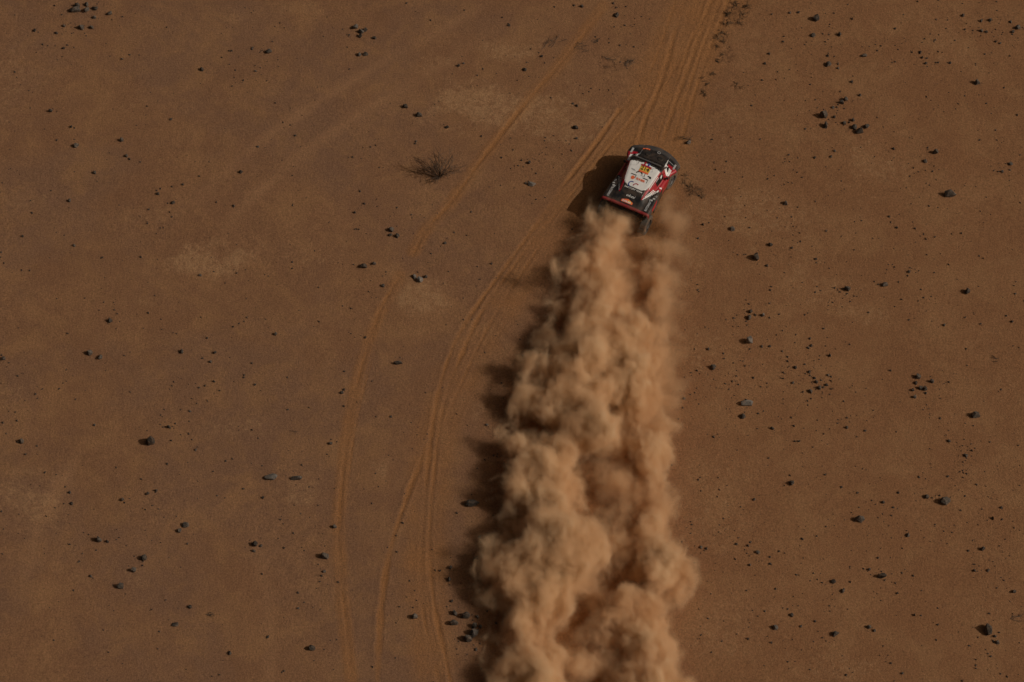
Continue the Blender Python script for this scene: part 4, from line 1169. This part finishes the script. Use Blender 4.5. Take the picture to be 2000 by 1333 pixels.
# ------------------------------------------------------------------ dust trail
# puffs: where the photograph shows the middle of each (u, v), its height above the ground, its radius in metres, its class
#   0 big billow, 1 billow, 2 small lump, 3 thin veil
PUFF = [
    (1178, 410, .5, .5, 1), (1195, 420, .6, .55, 1), (1165, 432, .5, .45, 1), (1210, 430, .45, .42, 1), (1225, 445, .4, .34, 1), (1238, 430, .4, .5, 3), (1250, 455, .4, .5, 3), (1228, 465, .4, .5, 3), (1215, 420, .4, .5, 3),
    # fresh dust behind the rear wheels
    (1192, 405, .35, .45, 1), (1180, 425, .5, .5, 1), (1196, 440, .6, .55, 1), (1170, 452, .6, .55, 1), (1192, 470, .8, .62, 1), (1165, 490, .8, .6, 1), (1190, 505, .9, .65, 1), (1158, 520, .9, .62, 1),
    (1185, 540, 1.0, .68, 1), (1150, 555, 1.0, .6, 1), (1180, 575, 1.0, .7, 1), (1140, 592, .9, .6, 1), (1175, 610, 1.0, .75, 1), (1205, 560, .8, .5, 1), (1210, 610, .8, .55, 1),
    (1225, 420, .35, .35, 3), (1235, 440, .4, .5, 3), (1215, 450, .4, .5, 3), (1240, 470, .4, .5, 3),
    (1262, 475, .4, .32, 1), (1245, 492, .4, .3, 2), (1275, 500, .5, .42, 1), (1262, 520, .45, .28, 2), (1285, 530, .6, .5, 1), (1268, 545, .45, .3, 2), (1290, 565, .7, .5, 1), (1262, 560, .4, .3, 2), (1285, 600, .8, .55, 1),
    (1255, 600, .4, .28, 2), (1250, 625, .5, .35, 2), (1232, 605, .4, .25, 2), (1230, 520, .3, .22, 2), (1222, 500, .35, .25, 2),
    # left fringe of lumps that throw the ground shadows
    (1145, 450, .25, .2, 2), (1135, 468, .25, .22, 2), (1125, 488, .3, .25, 2), (1130, 505, .5, .3, 2), (1108, 512, 1.7, .42, 1), (1092, 528, 1.5, .42, 1), (1112, 535, .9, .4, 1), (1095, 550, .7, .32, 2),
    (1085, 575, .35, .28, 2), (1105, 570, .7, .36, 2), (1070, 598, .4, .25, 2), (1090, 605, .5, .33, 2), (1075, 625, .5, .35, 2), (1060, 650, .35, .42, 1), (1048, 665, .3, .3, 2), (1075, 660, .8, .4, 2),
    (1040, 708, 1.5, .45, 1), (1025, 718, .9, .36, 1), (1045, 725, .8, .42, 1), (1030, 760, 1.3, .48, 1), (1018, 782, 1.0, .42, 1), (1035, 800, .6, .4, 2), (1005, 800, .4, .3, 2), (985, 825, .2, .16, 2), (1005, 828, .2, .17, 2), (970, 818, .2, .13, 2),
    # the main billows
    (1140, 660, 1.2, .95, 0), (1200, 655, 1.3, .95, 0), (1110, 690, 1.1, .85, 1), (1165, 700, 1.4, 1.0, 0), (1225, 695, 1.3, .9, 0), (1090, 720, 1.0, .8, 1), (1130, 740, 1.3, .95, 0), (1195, 745, 1.2, .9, 0),
    (1045, 765, 1.1, .6, 1), (1065, 790, 1.1, .7, 1), (1100, 770, 1.2, .85, 1), (1150, 790, 1.4, .95, 0), (1105, 815, 1.1, .8, 1), (1155, 835, 1.7, 1.05, 0), (1178, 850, 1.7, .85, 0), (1125, 855, 1.3, .8, 1),
    (990, 862, .9, .48, 1), (1015, 865, .9, .52, 1), (1045, 862, 1.0, .58, 1), (1080, 868, 1.1, .65, 1), (1110, 880, 1.1, .7, 1), (978, 852, 1.2, .38, 1), (1000, 880, .6, .4, 1),
    (1020, 925, 1.0, .6, 1), (1050, 915, 1.2, .75, 0), (1085, 925, 1.2, .8, 0), (1015, 955, 1.1, .62, 1), (1000, 920, 1.2, .45, 1), (1060, 960, 1.2, .85, 0), (1105, 950, 1.0, .7, 1), (1035, 985, .9, .65, 1), (1085, 990, 1.1, .8, 0), (1120, 985, .9, .5, 1),
    (1000, 1000, .5, .42, 1), (985, 1015, .4, .3, 2), (1010, 1030, .6, .45, 1), (1045, 1030, 1.0, .7, 1), (990, 1045, .4, .32, 2), (975, 1060, .4, .28, 2),
    (1080, 1040, 1.5, 1.0, 0), (1115, 1055, 1.7, 1.05, 0), (1060, 1075, 1.5, .95, 0), (1145, 1070, 1.5, .95, 0), (1165, 1085, 1.2, .75, 1), (1100, 1095, 1.6, 1.1, 0), (1020, 1085, 1.1, .7, 1), (985, 1085, .9, .6, 1), (960, 1085, 1.2, .55, 1), (955, 1105, 1.1, .5, 1),
    (1010, 1120, 1.1, .75, 1), (1055, 1125, 1.3, .95, 0), (1100, 1135, 1.2, .85, 0), (1140, 1120, 1.1, .7, 1), (970, 1140, .7, .45, 1), (942, 1155, .9, .42, 1), (960, 1170, .6, .4, 1), (1000, 1165, .9, .65, 1), (1045, 1175, 1.1, .85, 0), (1085, 1180, 1.0, .7, 1),
    (975, 1200, .6, .45, 1), (1015, 1215, .9, .65, 1), (1055, 1225, 1.0, .75, 1), (1090, 1220, .8, .5, 1), (970, 1240, .5, .35, 2), (985, 1260, .7, .5, 1), (1030, 1270, 1.0, .75, 1), (1075, 1270, 1.0, .75, 1), (1095, 1300, .9, .55, 1),
    (960, 1295, .5, .4, 1), (990, 1310, .8, .6, 1), (1045, 1320, 1.0, .85, 0), (1080, 1340, 1.0, .7, 1), (1000, 1370, .9, .8, 1), (1060, 1390, 1.0, .9, 0), (955, 1335, .5, .4, 1), (960, 1385, .6, .5, 1), (1040, 1450, 1.0, 1.0, 0), (980, 1450, .8, .8, 1),
    # the second column, on the sunlit side
    (1245, 660, 1.23, 0.72, 1), (1265, 640, 1.23, 0.72, 1), (1280, 690, 1.23, 0.72, 1), (1262, 720, 1.35, 0.78, 1), (1240, 740, 1.23, 0.66, 1), (1205, 775, 0.97, 0.54, 1), (1225, 780, 1.23, 0.60, 1), (1250, 785, 1.23, 0.72, 1), (1275, 770, 1.10, 0.60, 1),
    (1268, 815, 1.23, 0.72, 1), (1288, 840, 1.23, 0.66, 1), (1250, 850, 1.10, 0.60, 1), (1232, 860, 0.97, 0.50, 1), (1262, 875, 1.23, 0.74, 1), (1290, 880, 1.10, 0.66, 1), (1300, 905, 0.97, 0.50, 1), (1270, 905, 1.10, 0.60, 1), (1312, 895, 0.97, 0.36, 2),
    (1285, 935, 1.10, 0.60, 1), (1302, 950, 0.97, 0.48, 1), (1280, 970, 1.10, 0.60, 1), (1292, 1000, 1.10, 0.58, 1), (1275, 1020, 1.10, 0.58, 1), (1290, 1040, 0.97, 0.50, 1), (1262, 1050, 0.85, 0.50, 1), (1265, 945, 0.72, 0.42, 2), (1262, 1000, 0.60, 0.36, 2),
    (1278, 1075, 1.23, 0.72, 1), (1305, 1095, 1.23, 0.74, 1), (1260, 1100, 0.97, 0.66, 1), (1325, 1115, 1.10, 0.60, 1), (1295, 1125, 1.23, 0.78, 1), (1335, 1140, 0.97, 0.48, 1), (1320, 1160, 0.97, 0.54, 1), (1300, 1165, 0.85, 0.50, 1), (1240, 1110, 0.72, 0.48, 1), (1225, 1090, 0.72, 0.54, 3),
    (1205, 1190, 1.10, 0.60, 1), (1235, 1188, 1.23, 0.72, 1), (1268, 1195, 1.23, 0.72, 1), (1220, 1215, 0.97, 0.60, 1), (1255, 1225, 1.23, 0.74, 1), (1285, 1225, 1.10, 0.66, 1), (1298, 1255, 0.97, 0.54, 1), (1265, 1265, 0.97, 0.66, 1), (1290, 1290, 1.10, 0.60, 1), (1240, 1270, 0.72, 0.48, 1),
    (1270, 1310, 1.10, 0.72, 1), (1305, 1320, 1.10, 0.60, 1), (1235, 1310, 0.85, 0.60, 1), (1330, 1340, 1.10, 0.66, 1), (1280, 1350, 1.10, 0.84, 1), (1240, 1360, 0.97, 0.78, 1), (1340, 1380, 1.10, 0.72, 1), (1290, 1410, 1.23, 0.96, 1), (1230, 1430, 1.10, 0.96, 1),
    # thin veils
    (1305, 395, .7, .5, 3), (1312, 435, .8, .65, 3), (1308, 490, .9, .75, 3), (1302, 540, 1.0, .8, 3), (1300, 590, 1.0, .8, 3), (1300, 640, 1.0, .85, 3), (1305, 690, 1.0, .8, 3), (1308, 740, 1.0, .75, 3), (1300, 790, .9, .7, 3),
    (1180, 920, .6, .6, 3), (1215, 950, .6, .7, 3), (1190, 1000, .6, .7, 3), (1225, 1040, .6, .7, 3), (1160, 1150, .5, .6, 3), (1140, 1250, .5, .6, 3), (1170, 1300, .5, .6, 3), (1200, 1250, .5, .5, 3), (1210, 830, .6, .6, 3), (1230, 560, .6, .6, 3),
    (1230, 480, .4, .5, 3), (1225, 520, .5, .55, 3), (1235, 560, .5, .55, 3), (1232, 600, .5, .55, 3), (1245, 450, .4, .5, 3), (1205, 880, .6, .65, 3), (1190, 960, .6, .7, 3), (1220, 990, .6, .7, 3),
    (1175, 1040, .6, .65, 3), (1200, 1075, .6, .6, 3), (1150, 1190, .5, .6, 3), (1160, 1230, .5, .6, 3), (1180, 1270, .5, .6, 3), (1150, 1320, .5, .6, 3), (1190, 1340, .5, .6, 3), (1215, 910, .6, .65, 3),
    (1205, 930, .8, .45, 1), (1228, 960, .8, .45, 1), (1215, 1000, .7, .42, 1), (1170, 1250, .6, .45, 1), (1150, 1300, .6, .45, 1), (1200, 1060, .8, .5, 1), (1205, 1010, .6, .36, 1), (1235, 1050, .7, .42, 1), (1185, 1110, .8, .5, 1), (1160, 1200, .5, .36, 1), (1180, 1290, .6, .42, 1), (1215, 820, .9, .5, 1),
]
pts, rad, cls = [], [], []
for (u, v, h, r, c) in PUFF:
    h = max(h, r * 0.62)
    q = px(u, v, h)
    pts.append((q[0], q[1], h))
    rad.append(r * (1.1 if c == 0 else 1.04) * (1.16 if v < 640 and c == 1 else 1.0 if v < 880 else 1.1))
    cls.append(c)
    if c in (0, 1) and h > r * 1.1:      # each high billow stands on dust reaching down to the ground
        pts.append((q[0], q[1], h * 0.42))
        rad.append(r * 0.92)
        cls.append(1)
rs = random.Random(5)
for i in range(46):
    v = rs.uniform(440, 1060)
    e = np.interp(v, (440, 520, 600, 720, 830, 900, 1000, 1060), (1145, 1110, 1075, 1040, 1000, 990, 985, 955))
    a_ = px(e + rs.uniform(0, 20), v, 0.35)
    L_ = rs.uniform(0.3, 0.9)
    for t in np.linspace(0, 1, 6):
        pts.append((a_[0] - L_ * t, a_[1] - 0.35 * L_ * t + rs.gauss(0, 0.02), max(0.16, 0.35 + 0.5 * L_ * t * (1.1 - t))))
        rad.append(0.16 - 0.10 * t)
        cls.append(4)
# more small lumps bulging from the billows
rd = random.Random(21)
for (u, v, h, r, c) in PUFF:
    if c == 3:
        continue
    for i in range(1 if c == 0 else 0):
        d = Vector((rd.gauss(0, 1), rd.gauss(0, 1), rd.gauss(0.3, 0.8))).normalized()
        q = px(u, v, max(h, r * .62))
        pts.append((q[0] + d.x * r * 0.85, q[1] + d.y * r * 0.85, max(0.1, max(h, r * .62) + d.z * r * 0.85)))
        rad.append(r * rd.uniform(0.28, 0.5))
        cls.append(2)
P = np.array(pts)
dm = bpy.data.meshes.new('dust_cloud')
dm.from_pydata([tuple(p) for p in P], [], [])
a = dm.attributes.new('rad', 'FLOAT', 'POINT')
a.data.foreach_set('value', np.array(rad, dtype=np.float32))
a = dm.attributes.new('cls', 'INT', 'POINT')
a.data.foreach_set('value', np.array(cls, dtype=np.int32))
LO = np.array([P[:, 0].min() - 1.3, P[:, 1].min() - 1.0, -0.10])
HI = np.array([P[:, 0].max() + 1.3, P[:, 1].max() + 1.0, 3.4])
VOX = 0.052
RES = [int(math.ceil(q)) for q in (HI - LO) / VOX]


def dust_material(name, density, attr):
    m = bpy.data.materials.new(name)
    m.use_nodes = True
    t = m.node_tree
    t.nodes.clear()
    out = t.nodes.new('ShaderNodeOutputMaterial')
    pv = t.nodes.new('ShaderNodeVolumePrincipled')
    pv.inputs['Color'].default_value = (0.97, 0.79, 0.565, 1)
    pv.inputs['Anisotropy'].default_value = 0.15
    if attr:       # coarse thrown sand is orange and thin, the fine dust that billows is pale and thick
        at_ = t.nodes.new('ShaderNodeAttribute')
        at_.attribute_name = 'density'
        mr = t.nodes.new('ShaderNodeMapRange')
        mr.inputs[1].default_value, mr.inputs[2].default_value = 0.0, 0.45
        t.links.new(at_.outputs['Fac'], mr.inputs[0])
        mx = t.nodes.new('ShaderNodeMix')
        mx.data_type = 'RGBA'
        mx.inputs[6].default_value = (0.955, 0.71, 0.45, 1)
        mx.inputs[7].default_value = (0.98, 0.865, 0.70, 1)
        t.links.new(mr.outputs[0], mx.inputs[0])
        t.links.new(mx.outputs[2], pv.inputs['Color'])
    if attr:
        pv.inputs['Density'].default_value = density
        pv.inputs['Density Attribute'].default_value = 'density'
    else:
        pv.inputs['Density'].default_value = density
        pv.inputs['Density Attribute'].default_value = ''
    t.links.new(pv.outputs[0], out.inputs['Volume'])
    return m


DUST = dust_material('dust', 17.0, True)
VEIL = dust_material('thin_dust', 0.03, False)
dust = link('dust_cloud', dm, [DUST, VEIL])
tag(dust, 'billowing trail of orange dust behind the rally car', 'dust cloud', kind='stuff')

ng = bpy.data.node_groups.new('dust_billows', 'GeometryNodeTree')
ng.interface.new_socket('Geometry', in_out='INPUT', socket_type='NodeSocketGeometry')
ng.interface.new_socket('Geometry', in_out='OUTPUT', socket_type='NodeSocketGeometry')


def N(kind, **kw):
    x = ng.nodes.new(kind)
    for k_, v_ in kw.items():
        setattr(x, k_, v_)
    return x


def L(a_, b_):
    ng.links.new(a_, b_)


def M(op, a_, b_=None, c_=None):
    x = N('ShaderNodeMath', operation=op)
    for i, s_ in enumerate((a_, b_, c_)):
        if s_ is None:
            continue
        if hasattr(s_, 'is_output'):
            L(s_, x.inputs[i])
        else:
            x.inputs[i].default_value = s_
    return x.outputs[0]


def VM(op, a_, b_=None):
    x = N('ShaderNodeVectorMath', operation=op)
    for i, s_ in enumerate((a_, b_)):
        if s_ is None:
            continue
        if hasattr(s_, 'is_output'):
            L(s_, x.inputs[i])
        else:
            x.inputs[i].default_value = s_
    return x.outputs['Value'] if op in ('DISTANCE', 'LENGTH') else x.outputs[0]


gi, go = N('NodeGroupInput'), N('NodeGroupOutput')
pos = N('GeometryNodeInputPosition').outputs[0]


def gnoise(scale, detail, rough, vec=None, col=False):
    x = N('ShaderNodeTexNoise')
    x.inputs['Scale'].default_value = scale
    x.inputs['Detail'].default_value = detail
    x.inputs['Roughness'].default_value = rough
    L(vec if vec is not None else pos, x.inputs['Vector'])
    return x.outputs['Color' if col else 'Fac']


w1 = VM('SCALE', VM('SUBTRACT', gnoise(0.9, 2, 0.5, None, True), (0.5, 0.5, 0.5)))
w1.node.inputs['Scale'].default_value = 0.85
w2 = VM('SCALE', VM('SUBTRACT', gnoise(3.0, 2, 0.5, None, True), (0.5, 0.5, 0.5)))
w2.node.inputs['Scale'].default_value = 0.34
wp = VM('ADD', VM('ADD', pos, w1), w2)


def inside(k_, reach=0.0):
    """how deep a spot lies inside the nearest puff of class k_ (negative outside), averaged over a small neighbourhood"""
    ca = N('GeometryNodeInputNamedAttribute', data_type='INT')
    ca.inputs[0].default_value = 'cls'
    eq = N('FunctionNodeCompare', data_type='INT', operation='EQUAL')
    L(ca.outputs[0], eq.inputs[2])
    eq.inputs[3].default_value = k_
    sg = N('GeometryNodeSeparateGeometry', domain='POINT')
    L(gi.outputs[0], sg.inputs[0])
    L(eq.outputs[0], sg.inputs[1])
    ra = N('GeometryNodeInputNamedAttribute', data_type='FLOAT')
    ra.inputs[0].default_value = 'rad'
    total = None
    offs = [(0.6, 0.6, 0.6), (-0.6, -0.6, 0.6), (-0.6, 0.6, -0.6), (0.6, -0.6, -0.6)] if reach else [(0, 0, 0)]
    for of in offs:
        p_ = VM('ADD', wp, tuple(reach * q for q in of)) if reach else wp
        sn = N('GeometryNodeSampleNearest', domain='POINT')
        L(sg.outputs[0], sn.inputs[0])
        L(p_, sn.inputs[1])
        sp_ = N('GeometryNodeSampleIndex', data_type='FLOAT_VECTOR', domain='POINT')
        L(sg.outputs[0], sp_.inputs[0])
        L(pos, sp_.inputs[1])
        L(sn.outputs[0], sp_.inputs[2])
        sr = N('GeometryNodeSampleIndex', data_type='FLOAT', domain='POINT')
        L(sg.outputs[0], sr.inputs[0])
        L(ra.outputs[0], sr.inputs[1])
        L(sn.outputs[0], sr.inputs[2])
        d_ = M('SUBTRACT', sr.outputs[0], VM('DISTANCE', p_, sp_.outputs[0]))
        total = d_ if total is None else M('ADD', total, d_)
    return M('DIVIDE', total, float(len(offs)))


def vor(scale, vec):
    x = N('ShaderNodeTexVoronoi', feature='SMOOTH_F1')
    x.inputs['Scale'].default_value = scale
    x.inputs['Smoothness'].default_value = 0.35
    L(vec, x.inputs['Vector'])
    return x.outputs['Distance']


core = M('SMOOTH_MAX', M('SMOOTH_MAX', inside(0, 0.45), inside(1, 0.38), 0.5), inside(2, 0.12), 0.3)
bil = M('ADD', M('MULTIPLY', M('SUBTRACT', 0.42, vor(0.8, wp)), 0.26), M('MULTIPLY', M('SUBTRACT', 0.42, vor(2.4, wp)), 0.10))
stretched = VM('MULTIPLY', wp, (1.25, 0.8, 0.75))
wis = M('MULTIPLY', M('SUBTRACT', gnoise(1.0, 8, 0.64, stretched), 0.5), 1.9)
f = M('ADD', core, M('MINIMUM', M('ADD', bil, wis), 0.34))
lo_ = N('ShaderNodeMapRange', interpolation_type='SMOOTHSTEP')
L(f, lo_.inputs[0])
lo_.inputs[1].default_value, lo_.inputs[2].default_value = -0.30, 0.85
dens = lo_.outputs[0]
var = N('ShaderNodeMapRange')
L(gnoise(0.55, 5, 0.6), var.inputs[0])
var.inputs[1].default_value, var.inputs[2].default_value, var.inputs[3].default_value, var.inputs[4].default_value = 0.33, 0.66, 0.22, 1.4
dens = M('MULTIPLY', M('POWER', dens, 1.9), var.outputs[0])
# thrown streaks: thin, coarse, orange
st = N('ShaderNodeMapRange', interpolation_type='SMOOTHSTEP')
L(M('ADD', inside(4), M('MULTIPLY', M('SUBTRACT', gnoise(4.0, 4, 0.6), 0.5), 0.35)), st.inputs[0])
st.inputs[1].default_value, st.inputs[2].default_value = -0.06, 0.14
dens = M('ADD', dens, M('MULTIPLY', st.outputs[0], 0.14))
# thin veil round it
vf = N('ShaderNodeMapRange', interpolation_type='SMOOTHSTEP')
L(M('ADD', inside(3), M('MULTIPLY', M('SUBTRACT', gnoise(0.8, 6, 0.66), 0.5), 2.6)), vf.inputs[0])
vf.inputs[1].default_value, vf.inputs[2].default_value = -0.1, 1.0
dens = M('ADD', dens, M('MULTIPLY', vf.outputs[0], 0.10))
# the dust hangs clear of the sand itself
sx = N('ShaderNodeSeparateXYZ')
L(pos, sx.inputs[0])
zf = N('ShaderNodeMapRange', interpolation_type='SMOOTHSTEP')
L(sx.outputs[2], zf.inputs[0])
zf.inputs[1].default_value, zf.inputs[2].default_value = 0.05, 0.22
dens = M('MULTIPLY', dens, zf.outputs[0])
vc = N('GeometryNodeVolumeCube')
L(dens, vc.inputs['Density'])
vc.inputs['Min'].default_value = tuple(LO)
vc.inputs['Max'].default_value = tuple(HI)
for i, s_ in enumerate('XYZ'):
    vc.inputs['Resolution ' + s_].default_value = RES[i]
sm = N('GeometryNodeSetMaterial')
sm.inputs['Material'].default_value = DUST
L(vc.outputs[0], sm.inputs[0])
# outer shell of thin dust
vmsh = N('GeometryNodeVolumeToMesh', resolution_mode='VOXEL_SIZE')
L(vc.outputs[0], vmsh.inputs[0])
vmsh.inputs['Voxel Size'].default_value = 0.2
vmsh.inputs['Threshold'].default_value = 0.02
sm2 = N('GeometryNodeSetMaterial')
sm2.inputs['Material'].default_value = VEIL
L(vmsh.outputs[0], sm2.inputs[0])
jg = N('GeometryNodeJoinGeometry')
L(sm2.outputs[0], jg.inputs[0])
L(sm.outputs[0], jg.inputs[0])
L(jg.outputs[0], go.inputs[0])
md = dust.modifiers.new('billows', 'NODES')
md.node_group = ng
print('dust grid', RES, np.prod(RES))
